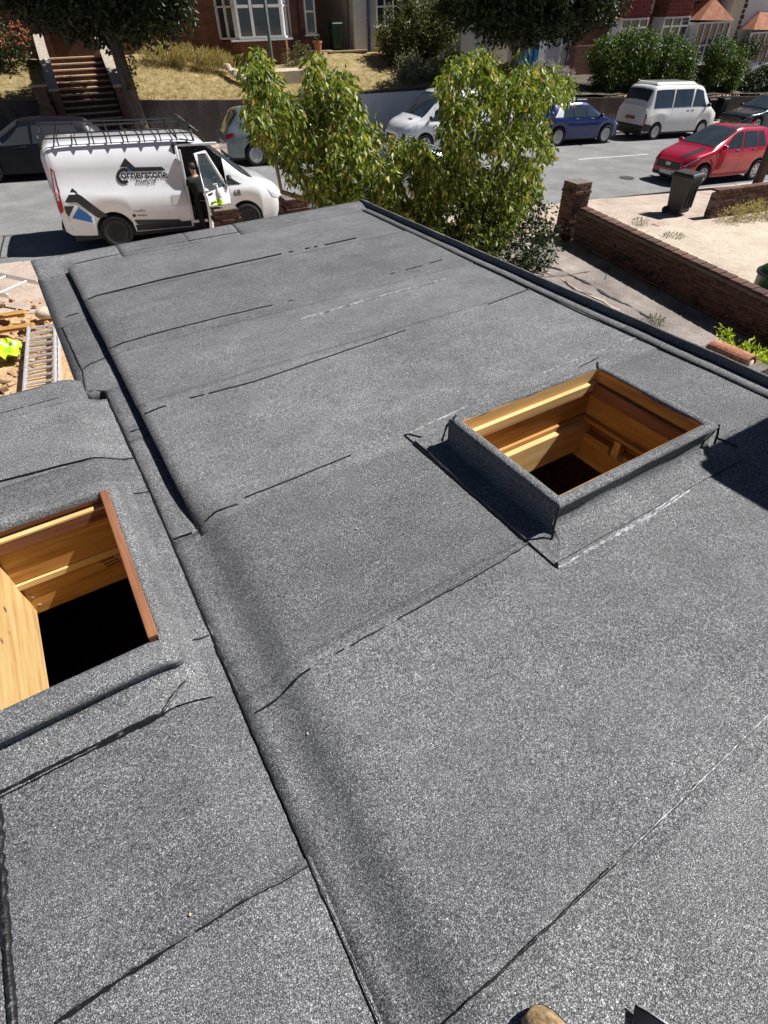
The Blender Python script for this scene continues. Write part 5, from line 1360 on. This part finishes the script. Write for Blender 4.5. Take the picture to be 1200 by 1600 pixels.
def wall_run(name, label, pts, v0, v1, mat, cope=None, ch=.06, cat='wall', pier=()):
    """pts: (u, top) ; built as joined lengths following the slope of the street"""
    o = sthing(name, label, cat, (pts[0][0], v0, st(pts[0][0])))
    B = Vector((pts[0][0], v0, st(pts[0][0])))
    m = MB(); c = MB()
    for (a, za), (b, zb) in zip(pts, pts[1:]):
        m.hexa([Vector(p) - B for p in ((a, v0, st(a) - .3), (b, v0, st(b) - .3), (b, v1, st(b) - .3), (a, v1, st(a) - .3), (a, v0, za), (b, v0, zb), (b, v1, zb), (a, v1, za))])
        if cope: c.hexa([Vector(p) - B for p in ((a, v0 - .04, za + .002), (b, v0 - .04, zb + .002), (b, v1 + .04, zb + .002), (a, v1 + .04, za + .002), (a, v0 - .04, za + ch), (b, v0 - .04, zb + ch), (b, v1 + .04, zb + ch), (a, v1 + .04, za + ch))])
    m.build('face', mat, o)
    if cope: c.build('coping', cope, o)
    return o
wall_run('retaining_wall', 'dark retaining wall with dry lawn above, left of the garden steps', [(-12, -.05 + .02), (-3, -.5), (-.98, -.60)], V_WALL, V_WALL + .25, 'wall_old')
wall_run('retaining_wall', 'dark retaining wall behind the street tree and the grey SUV', [(1.42, -.72), (5.5, -.95), (7.45, -.97)], V_WALL, V_WALL + .25, 'wall_old')
wall_run('painted_wall', 'white painted retaining wall with dark coping behind the plain white van', [(7.5, -1.0), (11, -1.06), (14.6, -1.1), (16.4, -1.16)], V_WALL, V_WALL + .22, 'render_white', 'coping', .07)
wall_run('street_wall', 'dark brick retaining wall below the clipped hedge', [(16.45, -1.45), (20, -1.75), (28, -2.25), (40, -2.8), (55, -3.4)], V_WALL - .05, V_WALL + .2, 'wall_old', 'coping', .06)
# garden steps between pebbledashed flank walls
stp = sthing('garden_steps', 'flight of brick garden steps with pale nosings climbing from the pavement', 'steps', (.25, V_WALL, st(.25) + .1))
B = Vector((.25, V_WALL, st(.25) + .1))
z0 = st(.25) + .1; ztop = .44; nst = 16; vtop = 29.0; vbot = 24.9
for k in range(nst):
    z = z0 + (ztop - z0) * (k + 1) / nst; v = lerp(vbot, vtop, k / (nst - 1))
    s_ = MB().box(-.72, 1.12, v, v + .45, z - .3, z - .045).build('step', 'stepriser', stp, o=B - Vector((.25 - .0, 0, 0)) * 0 if False else (B.x - B.x, B.y, B.z))
    s_.location.x = -.25
    n_ = MB().box(-.73, 1.13, v - .02, v + .30, z - .045, z).build('nosing', 'stepstone', s_, o=(0, B.y, B.z), bevel=.008)
for sx, lab in ((-.98, 'left'), (1.16, 'right')):
    m = MB(); pz_ = [(25.6, -.95), (26.3, -.28), (29.6, .92), (30.4, 1.06)]
    m.prism([(25.9, z0 - .2)] + [(v, z - .05) for v, z in pz_[1:]] + [(30.4, z0)], sx, sx + .24, 'x')
    o = m.build('flank_wall', 'brick_dark', stp, o=(.25, B.y, B.z))
    c = MB()
    for (a, za), (b, zb) in zip(pz_[1:], pz_[2:]): c.hexa([(sx - .05, a, za - .048), (sx + .29, a, za - .048), (sx + .29, b, zb - .048), (sx - .05, b, zb - .048), (sx - .05, a, za + .03), (sx + .29, a, za + .03), (sx + .29, b, zb + .03), (sx - .05, b, zb + .03)])
    c.build('coping', 'pebble', o, o=(.25, B.y, B.z))
pl = at_v(75, 130, 26.2)
pier = sthing('step_pier', 'stepped brick pier with a pale cap at the foot of the garden steps', 'pier', (-1.2, 26.1, st(-1.2)))
for k, (w, h) in enumerate(((.62, 1.15), (.48, 1.5), (.36, pl.z - st(-1.2) - .06))): MB().box(-w / 2 - .08, w / 2 - .08 if k else .25, -.25 + .002 * k, .25 - .002 * k, 0 if k == 0 else (1.15, 1.5)[k - 1], h).build('pier_block', 'brick_dark', pier)
MB().box(-.34, .2, -.3, .3, pl.z - st(-1.2) - .06, pl.z - st(-1.2)).build('cap', 'stepstone', pier, bevel=.01)

# ---------------------------------------------------------------- houses
def win(par, B, u0, u1, z0, z1, v, nx=2, tr=None, glass='glass', fr=.06, yaw=None):
    """window facing -v: white frame with its panes as sub-parts"""
    m = MB(); d = .09
    def bx(a, b, c, e, dv=0): m.box(a - B[0], b - B[0], v - d - B[1] - dv, v + .02 - B[1], c - B[2], e - B[2])
    bx(u0, u1, z0, z0 + fr); bx(u0, u1, z1 - fr, z1); bx(u0, u0 + fr, z0 + fr, z1 - fr); bx(u1 - fr, u1, z0 + fr, z1 - fr)
    xs = [lerp(u0, u1, k / nx) for k in range(nx + 1)]
    for x in xs[1:-1]: bx(x - fr * .6, x + fr * .6, z0 + fr, z1 - fr)
    zs = [z0, z1]
    if tr:
        zs = [z0, tr, z1]
        for a, b in zip(xs, xs[1:]): bx(a + fr, b - fr, tr - fr * .5, tr + fr * .5)
    o = m.build('window', 'white_trim', par)
    for a, b in zip(xs, xs[1:]):
        for c, e in zip(zs, zs[1:]):
            MB().box(a + .02 - B[0], b - .02 - B[0], v - .035 - B[1], v - .02 - B[1], c + .02 - B[2], e - .02 - B[2]).build('pane', glass, o)
    MB().box(u0 - .08 - B[0], u1 + .08 - B[0], v - .16 - B[1], v - .0 - B[1], z0 - .06 - B[2], z0 - .002 - B[2]).build('sill', 'white_trim', o)
    return o
def roofprism(par, B, u0, u1, v0, v1, ze, zr, mat='roof_tile'):
    m = MB().prism([(v0 - B[1], ze - B[2]), ((v0 + v1) / 2 - B[1], zr - B[2]), (v1 - B[1], ze - B[2])], u0 - B[0], u1 - B[0], 'x')
    return m.build('roof', mat, par)
def house(name, label, u0, u1, v0, v1, zb, ze, mat, zr=None):
    B = ((u0 + u1) / 2, v0, zb); o = sthing(name, label, 'house', B)
    MB().box(u0 - B[0], u1 - B[0], 0, v1 - v0, -1.2, ze - zb).build('wall', mat, o)
    roofprism(o, B, u0 - .3, u1 + .3, v0 - .35, v1 + .3, ze, zr or ze + 2.8)
    return o, B
# A: dark brick house at the head of the steps
hA, B = house('brick_house', 'dark brick house in tree shade at the head of the garden steps', -9, 3.2, 30.8, 39, .3, 5.6, 'brick_dark')
d_ = MB().box(-.75 - B[0], .95 - B[0], -.06, .02, .05, 2.5).build('door', 'stepriser', hA)
MB().box(-.02 - B[0], .2 - B[0], -.1, -.05, .4, 2.3).build('door_stile', 'black', d_)
MB().box(.72 - B[0], .78 - B[0], -.1, -.05, 1.0, 1.15).build('handle', 'rim', d_)
win(hA, B, -6.5, -3.6, 1.4, 3.0, 30.8, 4, 2.4)
win(hA, B, -6.5, -3.6, 3.9, 5.2, 30.8, 4, 4.8)
# B: brick house with the canted bay window
hB, B = house('brick_house', 'brick house with a white-framed bay window and narrow entrance window', 3.3, 11.0, 32.0, 40, -.2, 5.6, 'brick_house')
bl, br = 6.75, 9.35
def canted(v, z0, z1, mat, nm, inset=0.):
    pts = [(bl - .35 - B[0], 32.0 - B[1]), (bl + .25 + inset - B[0], 31.05 + inset - B[1]), (br - .25 - inset - B[0], 31.05 + inset - B[1]), (br + .35 - B[0], 32.0 - B[1])]
    return MB().prism([(a, b) for a, b in pts], z0 - B[2], z1 - B[2], 'z').build(nm, mat, hB)
canted(0, -.9, .60, 'brick_house', 'bay_base')
canted(0, 2.55, 5.4, 'brick_house', 'bay_upper')
canted(0, .66, 2.5, 'glass', 'bay_dark_interior', .06)
bw_ = win(hB, B, bl + .28, br - .28, .66, 2.55, 31.10, 3, 1.72, 'glass_blue', .1)
MB().box(bl - .1 - B[0], br + .1 - B[0], 30.92 - B[1], 31.1 - B[1], .60 - B[2], .658 - B[2]).build('bay_sill', 'white_trim', hB)
for sg in (-1, 1):                                         # canted lights
    a = Vector((bl + .25, 31.1, 0)) if sg < 0 else Vector((br - .25, 31.1, 0)); b = Vector((bl - .35, 32.0, 0)) if sg < 0 else Vector((br + .35, 32.0, 0))
    n = Vector((sg * .8, -.5, 0)).normalized() * .05
    for t0, t1, q0, q1 in ((0, .1, .66, 2.55), (.46, .54, .66, 2.55), (.9, 1, .66, 2.55), (0, 1, .66, .73), (0, 1, 1.69, 1.75), (0, 1, 2.48, 2.55)):
        A_, B_ = a.lerp(b, t0), a.lerp(b, t1)
        P8 = [A_ - n, B_ - n, B_ + n, A_ + n]
        MB().hexa([(p.x - B[0], p.y - B[1], q0 - B[2]) for p in P8] + [(p.x - B[0], p.y - B[1], q1 - B[2]) for p in P8]).build('bay_frame', 'white_trim', hB)
# curtains and a white blind behind the panes
MB().box(bl + .34 - B[0], bl + .62 - B[0], 31.12 - B[1], 31.14 - B[1], .75 - B[2], 2.5 - B[2]).build('blind', 'render_white', hB)
win(hB, B, 10.42, 10.92, .72, 1.95, 31.98, 1, 1.5)
MB().tube([(10.12 - B[0], -.08, -.1), (10.12 - B[0], -.08, 5.6)], .045, 8).build('drainpipe', 'black', hB, uv=False)
MB().box(4.0 - B[0], 4.25 - B[0], -.1, .0, -.2, 5.4).build('brick_pier', 'brick_house', hB)
gl_ = MB().box(11.02 - B[0], 11.12 - B[0], .3, 3, -.3, 2.2).build('passage_gate', 'black', hB)
pw = sthing('green_wheelie_bin', 'x', 'x', (0, 0, 0)); bpy.data.objects.remove(pw)
wheelie('wheelie_bin', 'green wheelie bin in the passage beside the bay-windowed brick house', 11.75, 31.6, .12, 0, 'bin_green')
# stepped path to its door, slabs and rockery edge
path = sthing('front_path', 'paved stepped path leading up to the entrance of the bay-windowed house', 'path', (10.3, 28.4, tz(10.3, 28.4)))
PB = (10.3, 28.4, tz(10.3, 28.4))
for k, (px0, px1, py, v) in enumerate(((450, 540, 118, 28.6), (470, 560, 109, 29.6), (486, 600, 102, 30.1), (486, 545, 92, 30.6), (486, 520, 80, 31.1))):
    a, b = at_v(px0, py, v), at_v(px1, py, v)
    MB().box(a.x - PB[0], b.x - PB[0], v - PB[1], v + 1.1 - PB[1], min(a.z, b.z) - .6 - PB[2], a.z - PB[2]).build('step', 'conc', path, bevel=.012)
a = at_v(400, 112, 28.9); b = at_v(470, 106, 28.9)
MB().box(a.x - PB[0], b.x - PB[0], 28.3 - PB[1], 30.6 - PB[1], a.z - .8 - PB[2], a.z - PB[2]).build('patio_slab', 'conc', path, bevel=.01)
lwz = at_v(545, 78, 30.6)
lw = sthing('porch_wall', 'low dark brick wall with a coping beside the entrance path', 'wall', (11.6, 30.5, -.2))
e0, e1 = at_v(514, 80, 30.5), at_v(572, 78, 30.5)
MB().box(e0.x - 11.6, e1.x - 11.6, -.1, .1, -.5, e0.z + .2 - .06).build('face', 'brick_dark', lw)
MB().box(e0.x - 11.64, e1.x - 11.56, -.14, .14, e0.z + .2 - .058, e0.z + .2).build('coping', 'stepstone', lw)
pt = at_v(497, 82, 31.0)
po = sthing('plant_pot', 'terracotta plant pot by the narrow entrance window', 'plant pot', (pt.x, 31.0, pt.z))
MB().lathe([(0, 0), (.14, 0), (.2, .32), (.22, .33), (.22, .4), (.18, .4), (.17, .34), (0, .34)], (0, 0, 0), 'z', 16).build('pot', 'terracotta', po, smooth=False)
leaves_obj('foliage', [(Vector((0, 0, .5)), 40, (.15, .15, .16))], 'leaf_hedge', po, (.06, .1), .1, .4)
# rockery stones edging the lawn
for k in range(13):
    q = at_v(352 + k * 4.2, 103 + k * 3.2, 29.2 - .12 * k)
    o = MB().lathe([(0, 0), (.16, .02), (.2, .1), (.13, .2), (0, .22)], (0, 0, 0), 'z', 8).build('rockery_stone', 'stone_pale', None)
    o.location = W(q.x, q.y, q.z - .08); o.scale = (random.uniform(.7, 1.3), random.uniform(.6, 1), random.uniform(.6, 1.1)); o.rotation_euler = (0, 0, random.uniform(0, 6))
    tag(o, 'pale rockery stone edging the dry lawn below the bay window', 'stone', 'rockery stones along the lawn edge')
# C: cream rendered house
hC, B = house('cream_house', 'cream rendered house with a dark blue drainpipe behind the big olive bush', 12.6, 18.2, 31.4, 40, .0, 5.4, 'render_cream')
win(hC, B, 13.75, 15.5, .9, 1.95, 31.4, 4, 1.6, 'glass_blue')
MB().tube([(13.35 - B[0], -.1, -.5), (13.35 - B[0], -.1, 5.3)], .07, 8).build('drainpipe', 'p_navy', hC, uv=False)
MB().box(12.6 - B[0], 13.25 - B[0], -.025, 0, -.4, 5.2).build('corner_panel', 'render_white', hC)
MB().tube([(12.25 - B[0], -.3, -.3), (12.25 - B[0], -.3, 2.4), (12.45 - B[0], -.1, 3.2)], .05, 8).build('side_pipe', 'black', hC, uv=False)
# D: white rendered house with the blue garage door
hD, B = house('white_house', 'white rendered house with a blue garage door in the shade of the big street tree', 18.4, 25.5, 31.2, 40, -1.2, 4.6, 'render_white')
gd = MB().box(21.6 - B[0], 23.25 - B[0], -.05, .02, -.2, 2.2).build('garage_door', 'blue_paint', hD)
for k in range(5): MB().box(21.62 + .33 * k - B[0], 21.65 + .33 * k - B[0], -.06, -.045, -.15, 2.15).build('board_gap', 'black', gd)
MB().tube([(25.15 - B[0], -.08, -.6), (25.15 - B[0], -.08, 4.6)], .04, 8).build('drainpipe', 'black', hD, uv=False)
for k in range(16): MB().box(25.4 - B[0] - (.1 if k % 2 else 0), 25.75 - B[0], -.05, .05, -.8 + k * .3, -.8 + k * .3 + .28).build('quoin', 'stepriser', hD)
MB().box(20.2 - B[0], 21.5 - B[0], -.03, .02, -.4, 1.2).build('side_door', 'render_cream', hD)
MB().box(25.8 - B[0], 27.4 - B[0], .1, .3, -1, 1.0).build('garden_wall', 'brick_house', hD)
# E: red tile-hung house with bays and porch
hE, B = house('tile_hung_house', 'red tile-hung house with white bay windows and a hipped porch behind the hedge', 27.6, 37.8, 32.9, 42, -1.6, 4.5, 'brick_house')
for k, (a, b) in enumerate(((29.35, 31.35), (32.55, 34.6))):
    MB().box(a - B[0], b - B[0], -.9, 0, -1, .55 - .4 - B[2] - 1.6 + .1).build('bay_base', 'brick_house', hE)
    MB().box(a + .06 - B[0], b - .06 - B[0], -.8, -.0, .05 - B[2] - .4, .82 - B[2]).build('bay_interior', 'glass', hE)
    win(hE, B, a, b, -.45, .84, 32.05, 3, .42, 'glass_blue', .08)
    for s_ in (a, b - .08): MB().box(s_ - B[0], s_ + .08 - B[0], -.82, -.02, -.45 - B[2], .84 - B[2]).build('bay_side_frame', 'white_trim', hE)
    # hung tiles in rows
    tp = bpy.data.objects.new('hung_tiles', None); col.objects.link(tp); tp.parent = hE
    for r_ in range(12):
        z = .86 + r_ * .17
        for c_ in range(int((b - a) / .21)):
            if r_ == 0 and c_ == 0: tm = MB().box(0, .2, -.02, .0, 0, .2).build('tile', 'tile_red', tp); to = tm
            else: to = bpy.data.objects.new('tile', tm.data); col.objects.link(to); to.parent = tp
            to.location = (a + c_ * .21 + (.1 if r_ % 2 else 0) - B[0], -.93 + .004 * (r_ % 2), z - B[2]); to.rotation_euler = (R(6), 0, 0)
    MB().box(a - B[0], b - B[0], -.90, 0, .85 - B[2], 3.2 - B[2]).build('bay_upper', 'brick_house', hE)
MB().box(31.6 - B[0], 32.3 - B[0], -.06, 0, 1.0 - B[2], 3.2 - B[2]).build('render_panel', 'render_white', hE)
pc = at_v(1112, 3, 32.0)
MB().add([], [])
rfp = MB(); e = [(34.7, 31.3, .66), (37.6, 31.3, .58), (37.6, 32.9, .58), (34.7, 32.9, .66)]
rfp.add([(p[0] - B[0], p[1] - B[1], p[2] - B[2]) for p in e] + [(36.0 - B[0], 31.9 - B[1], 1.6 - B[2]), (36.2 - B[0], 32.9 - B[1], 1.6 - B[2])], [(0, 1, 4), (1, 2, 5, 4), (2, 3, 5), (3, 0, 4, 5), (3, 2, 1, 0)])
rfp.build('porch_roof', 'roof_tile', hE)
win(hE, B, 34.8, 37.5, -1.4, .56, 31.5, 5, -.5, 'glass', .08)
for s_ in (34.8, 37.4): MB().box(s_ - B[0], s_ + .1 - B[0], -1.38, 0, -1.4 - B[2], .56 - B[2]).build('porch_side', 'white_trim', hE)
MB().box(34.95 - B[0], 37.3 - B[0], -1.3, -.05, -1.4 - B[2], .5 - B[2]).build('porch_interior', 'glass', hE)
MB().box(35.0 - B[0], 37.8 - B[0], -.04, 0, 1.5 - B[2], 4.4 - B[2]).build('render_wall', 'render_cream', hE)
ltl = at_v(968, 32, 32.0)
MB().hexa([(28.4 - B[0], -1.0, .9 - B[2]), (29.3 - B[0], -1.0, .84 - B[2]), (29.3 - B[0], 0, .84 - B[2]), (28.4 - B[0], 0, .9 - B[2]), (28.6 - B[0], -.3, 1.35 - B[2]), (29.2 - B[0], -.3, 1.3 - B[2]), (29.2 - B[0], 0, 1.3 - B[2]), (28.6 - B[0], 0, 1.35 - B[2])]).build('porch_canopy', 'roof_tile', hE)
# F: cream gable and white house at the right
hF, B = house('white_gable_house', 'white rendered house with a toothed dark verge and a small tiled porch', 38.0, 48, 32.2, 42, -2.0, 4.5, 'render_white')
MB().box(38.0 - B[0], 39.0 - B[0], -.03, 0, -.5, 6.4).build('cream_strip', 'render_cream', hF)
for k in range(22): MB().box(39.05 - B[0] + .0, 39.3 - B[0] - (.08 if k % 2 else 0), -.06, .0, .6 + k * .25, .6 + k * .25 + .2).build('verge_tile', 'stepriser', hF)
win(hF, B, 40.6, 41.6, 1.55, 2.4, 32.2, 2)
rf2 = MB(); e = [(39.4, 31.2, .12), (43.2, 31.2, -.02), (43.2, 32.2, -.02), (39.4, 32.2, .12)]
rf2.add([(p[0] - B[0], p[1] - B[1], p[2] - B[2]) for p in e] + [(40.4 - B[0], 32.0 - B[1], .9 - B[2]), (42.4 - B[0], 32.0 - B[1], .8 - B[2])], [(0, 1, 5, 4), (1, 2, 5), (2, 3, 4, 5), (3, 0, 4), (3, 2, 1, 0)])
rf2.build('porch_roof', 'roof_tile', hF)
win(hF, B, 39.6, 43.0, -1.6, -.02, 31.5, 5, -.6, 'glass_blue', .08)
# backdrop of rear gardens: a row of distant trees closing the street
# ---------------------------------------------------------------- street trees
def street_tree(name, label, u, v, r_, h, blobs, mat, n, per, spread, size, lean=(0, 0), barkm='bark'):
    z = st(u) + .1; o = sthing(name, label, 'tree', (u, v, z)); B = Vector((u, v, z))
    tp = [(0, 0, -.1), (lean[0] * .3, lean[1] * .3, h * .3), (lean[0] * .7, lean[1] * .7, h * .7), (lean[0], lean[1], h)]
    MB().tube(tp, [r_ * 1.25, r_, r_ * .85, r_ * .7], 14).build('trunk', barkm, o, smooth=True, uv=False)
    for c, rr_ in blobs[:7]:
        q = Vector(c) - B; a = Vector(tp[-1])
        MB().tube([tuple(a - Vector((0, 0, .2))), tuple(a.lerp(q, .5) + Vector((.1, .05, .1))), tuple(q)], [r_ * .5, r_ * .32, .04], 8).build('limb', barkm, o, smooth=True, uv=False)
    leaves_obj('crown', [(p - B, a, b) for p, a, b in blob_pts([(Vector(c), q) for c, q in blobs], n, per, spread, .45)], mat, o, size, .25, .5)
    return o
tb1 = at_v(218, 195, 25.4)
bl1 = [(at_v(px, py, 25.4 + dv), r_) for px, py, dv, r_ in ((80, -8, 0, (1.1, 1.3, .9)), (150, 10, .2, (1.1, 1.3, .9)), (215, 20, -.2, (1.0, 1.2, .8)), (262, 8, .1, (.8, 1.0, .95)), (110, -60, 0, (1.6, 1.8, 1.3)), (220, -70, 0, (1.6, 1.8, 1.4)), (170, -150, 0, (2.2, 2.2, 1.8)), (30, -50, .4, (1.2, 1.4, 1.0)))]
t1 = street_tree('street_tree', 'large dark-leaved street tree with an ivy-clad trunk beside the garden steps', tb1.x + .05, 25.4, .26, 3.2, bl1, 'leaf_dark', 2000, 20, (.3, .3, .26), (.14, .25), (-.12, 0))
iv = []
for k in range(40):
    q = at_v(202 + random.uniform(-2, 8), 55 + k * 2.2, 25.2); iv.append((q - Vector((tb1.x + .05, 25.4, st(tb1.x + .05) + .1)), 6, (.12, .08, .12)))
leaves_obj('ivy', iv, 'leaf_olive', t1, (.07, .13), .4, .6)
tb2_ = at_v(800, 110, 25.6)
bl2 = [(at_v(px, py, 25.6 + dv), r_) for px, py, dv, r_ in ((735, 5, .2, (1.2, 1.3, .9)), (790, 30, 0, (1.2, 1.3, .9)), (845, 35, -.1, (1.2, 1.3, .8)), (900, 25, 0, (1.1, 1.2, .9)), (945, 8, .2, (1.0, 1.2, .8)), (830, -40, 0, (2.2, 2, 1.5)), (760, -50, 0, (1.6, 1.8, 1.4)), (910, -50, 0, (1.8, 1.8, 1.5)), (840, -130, 0, (2.5, 2.2, 1.8)))]
street_tree('street_tree', 'broad dark street tree in front of the white rendered house', tb2_.x, 25.6, .22, 3.0, bl2, 'leaf_dark', 2400, 20, (.3, .3, .26), (.14, .25), (.1, 0))
# shrubs and hedges
def pb_(px, py, v, r_): return (at_v(px, py, v), r_)
q = at_v(640, 112, 29.2); bush('olive_bush', 'tall olive-coloured bush in front of the cream house', (q.x, 29.4, tz(q.x, 29.4)), [pb_(615, 60, 29.4, (.85, .9, 1.0)), pb_(650, 40, 29.4, (1.0, .9, 1.3)), pb_(685, 55, 29.4, (.9, .9, 1.1)), pb_(630, 90, 29.2, (.9, .8, .8)), pb_(690, 20, 29.6, (.8, .8, .9))], 'leaf_olive', 900, 20, (.22, .22, .2), (.09, .17), shell=.35)
q = at_v(665, 128, 27.6); bush('grey_shrub', 'pale grey-green shrub above the white painted wall', (q.x, 27.8, tz(q.x, 27.8)), [pb_(645, 115, 27.8, (.7, .6, .45)), pb_(680, 112, 27.8, (.7, .6, .5)), pb_(705, 100, 27.9, (.7, .6, .6)), pb_(640, 100, 28.2, (.6, .5, .4))], 'leaf_grey', 380, 18, (.18, .18, .16), (.08, .14), shell=.35)
q = at_v(862, 140, 27.2); bush('round_hedge', 'rounded yellow-green hedge behind the blue SUV', (q.x, 27.2, tz(q.x, 27.2)), [pb_(800, 125, 27.2, (.9, .7, .7)), pb_(840, 130, 27.2, (.9, .7, .75)), pb_(875, 140, 27.0, (.8, .7, .65)), pb_(770, 120, 27.3, (.8, .7, .7))], 'leaf_main', 520, 18, (.2, .2, .18), (.09, .15), cat='hedge', shell=.35)
q = at_v(860, 108, 27.9); bush('lilac_shrub', 'lilac-flowered shrub behind the rounded hedge', (q.x, 27.9, tz(q.x, 27.9)), [pb_(850, 106, 27.9, (.7, .5, .35)), pb_(878, 116, 27.9, (.6, .5, .35))], 'petal_lilac', 90, 14, (.15, .15, .12), (.06, .1), part='blossom')
hd_ = [pb_(px, py, 27.7, r_) for px, py, r_ in ((945, 90, (.8, .8, .9)), (975, 80, (.9, .8, 1.0)), (1005, 85, (.9, .8, 1.0)), (1040, 92, (.9, .8, 1.0)), (1065, 98, (.8, .8, .95)), (950, 118, (.9, .8, .8)), (990, 120, (1, .8, .8)), (1030, 122, (1, .8, .8)), (1060, 125, (.9, .8, .8)))]
q = at_v(1000, 140, 27.7); bush('clipped_hedge', 'dense dark green clipped hedge above the street wall behind the camper van', (q.x, 27.7, tz(q.x, 27.7)), hd_, 'leaf_hedge', 1700, 20, (.22, .22, .2), (.09, .17), cat='hedge', shell=.45)
q = at_v(1120, 140, 27.5); bush('young_tree', 'loose light green young tree above the black saloon', (q.x, 27.5, tz(q.x, 27.5)), [pb_(1125, 85, 27.5, (.8, .7, .7)), pb_(1145, 105, 27.5, (.9, .7, .8)), pb_(1110, 115, 27.4, (.8, .7, .7)), pb_(1135, 130, 27.3, (.8, .7, .5))], 'leaf_hedge', 600, 18, (.22, .22, .2), (.10, .18), cat='tree', shell=.35)
q = at_v(1180, 150, 27.3); bush('dark_hedge', 'very dark hedge at the far end of the street wall', (q.x, 27.3, tz(q.x, 27.3)), [pb_(1170, 135, 27.5, (1, .8, .7)), pb_(1195, 125, 27.5, (1.1, .8, .8)), pb_(1230, 120, 27.5, (1.2, .8, .9)), pb_(1165, 75, 30.5, (1.3, .8, .5))], 'leaf_dark', 800, 18, (.22, .22, .2), (.10, .18), cat='hedge', shell=.35)
q = at_v(20, 95, 29.6); rbn = bush('hydrangea', 'hydrangea bush with red and pink flower heads left of the garden steps', (q.x, 29.6, tz(q.x, 29.6)), [pb_(5, 75, 29.6, (.9, .7, .8)), pb_(35, 80, 29.6, (.6, .6, .65)), pb_(-30, 80, 29.6, (.9, .7, .8))], 'leaf_dark', 200, 16, (.2, .2, .18), (.08, .14))
Bq_ = Vector((q.x, 29.6, tz(q.x, 29.6)))
leaves_obj('flower_heads', [(at_v(px, py, 29.0) - Bq_, 16, (.1, .1, .09)) for px, py in ((6, 66), (22, 50), (30, 40), (38, 70), (14, 55), (44, 62), (26, 66), (8, 72), (0, 50), (40, 48), (34, 58), (18, 40))], 'petal', rbn, (.06, .1), -.2, .7)
q = at_v(465, 92, 30.2); bush('conifer_bush', 'small green bush beside the entrance path of the bay-windowed house', (q.x, 30.2, tz(q.x, 30.2)), [pb_(470, 86, 30.2, (.5, .4, .45)), pb_(455, 92, 30.2, (.4, .4, .3))], 'leaf_olive', 100, 16, (.14, .14, .12), (.05, .09))
# tall dry grasses under the house wall
for k, (px, py, w) in enumerate(((262, 108, .9), (300, 110, .9), (335, 108, .8))):
    q = at_v(px, py, 29.4)
    bush('dry_grass', ['tuft of tall straw-coloured grass beside the ivy-clad tree trunk', 'tuft of tall straw-coloured grass in the middle of the house-front bed', 'tuft of tall straw-coloured grass by the rockery stones'][k], (q.x, 29.5, tz(q.x, 29.5)), [((q.x, 29.5, tz(q.x, 29.5) + .28), (w, .35, .3))], 'leaf_dry', 110, 16, (.22, .15, .15), (.12, .3), -.7, False, 'grass', wid=.08, part='blades')
gb = sthing('lawn_grass', 'short dry grass covering the sloping front lawn', 'grass', (0, 0, 0)); del gb['label'], gb['category']; gb['kind'] = 'stuff'
rgl = random.Random(3)
pts = []
for k in range(2600):
    u, v = rgl.uniform(1.8, 7.4) if k % 3 else rgl.uniform(-6, -1.3), rgl.uniform(26.7, 29.6)
    pts.append((Vector((u, v, bankz(u, v) + .02)), 4, (.1, .1, .015)))
for k in range(900):
    u, v = rgl.uniform(8, 14), rgl.uniform(26.7, 28.4); pts.append((Vector((u, v, bankz(u, v) + .02)), 4, (.1, .1, .015)))
lg = leaves_obj('lawn_grass', pts, 'leaf_dry', None, (.05, .12), -.8, .12); bpy.data.objects.remove(gb); sframe(lg)
# bins by the far wall, lamp column, telegraph pole
q = at_v(1098, 200, 25.3)
for k, (px, lab) in enumerate(((1096, 'dark wheelie bin beside the street wall behind the camper van'), (1116, 'dark wheelie bin nearest the nose of the black saloon on the far pavement'))):
    q = at_v(px, 195, 25.6); wheelie('wheelie_bin', lab, q.x, 25.6, st(q.x) + .1, R(-5 + 8 * k), 'p_dark')
q = at_v(425, 95, 25.2)
lp_ = sthing('lamp_post', 'slim grey-green street lamp post in front of the bay window', 'lamp post', (q.x, 25.2, st(q.x) + .1))
MB().lathe([(.10, 0), (.10, 1.1), (.065, 1.2), (.06, 3.0), (.05, 6.2), (0, 6.2)], (0, 0, 0), 'z', 14).build('column', 'lamp_post', lp_, smooth=True)
MB().tube([(0, 0, 6.15), (0, -.5, 6.6), (0, -1.2, 6.7)], .04, 8).build('arm', 'lamp_post', lp_, uv=False)
MB().box(-.12, .12, -1.75, -1.15, 6.63, 6.78).build('lantern', 'lamp_post', lp_, bevel=.03)
q = at_v(1184, 286, 13.3)
tp_ = sthing('telegraph_pole', 'dark tarred telegraph pole standing at the kerb behind the red car', 'pole', (q.x + .05, 13.35, st(q.x) + KERB))
MB().lathe([(.15, -.1), (.14, 2.5), (.12, 7.5), (0, 7.5)], (0, 0, 0), 'z', 14).build('shaft', 'telegraph', tp_, smooth=True)
for k in range(2): MB().box(-.6, .6, -.06, .06, 6.6 + .4 * k, 6.72 + .4 * k).build('cross_arm', 'telegraph', tp_)
# distant row of trees that closes the view behind the houses
for k in range(14):
    u = -22 + k * 6.2; q = (u, 52 + 3 * fn(k, 3), bankz(u, 45) - 1)
    bush('background_tree', 'dark tree standing behind the row of houses', q, [((u, q[1], q[2] + 5), (3.6, 2.5, 4.2)), ((u + 1.5, q[1], q[2] + 3), (3, 2, 3))], 'leaf_dark', 90, 14, (.8, .8, .8), (.4, .8), cat='tree', group='trees behind the houses')
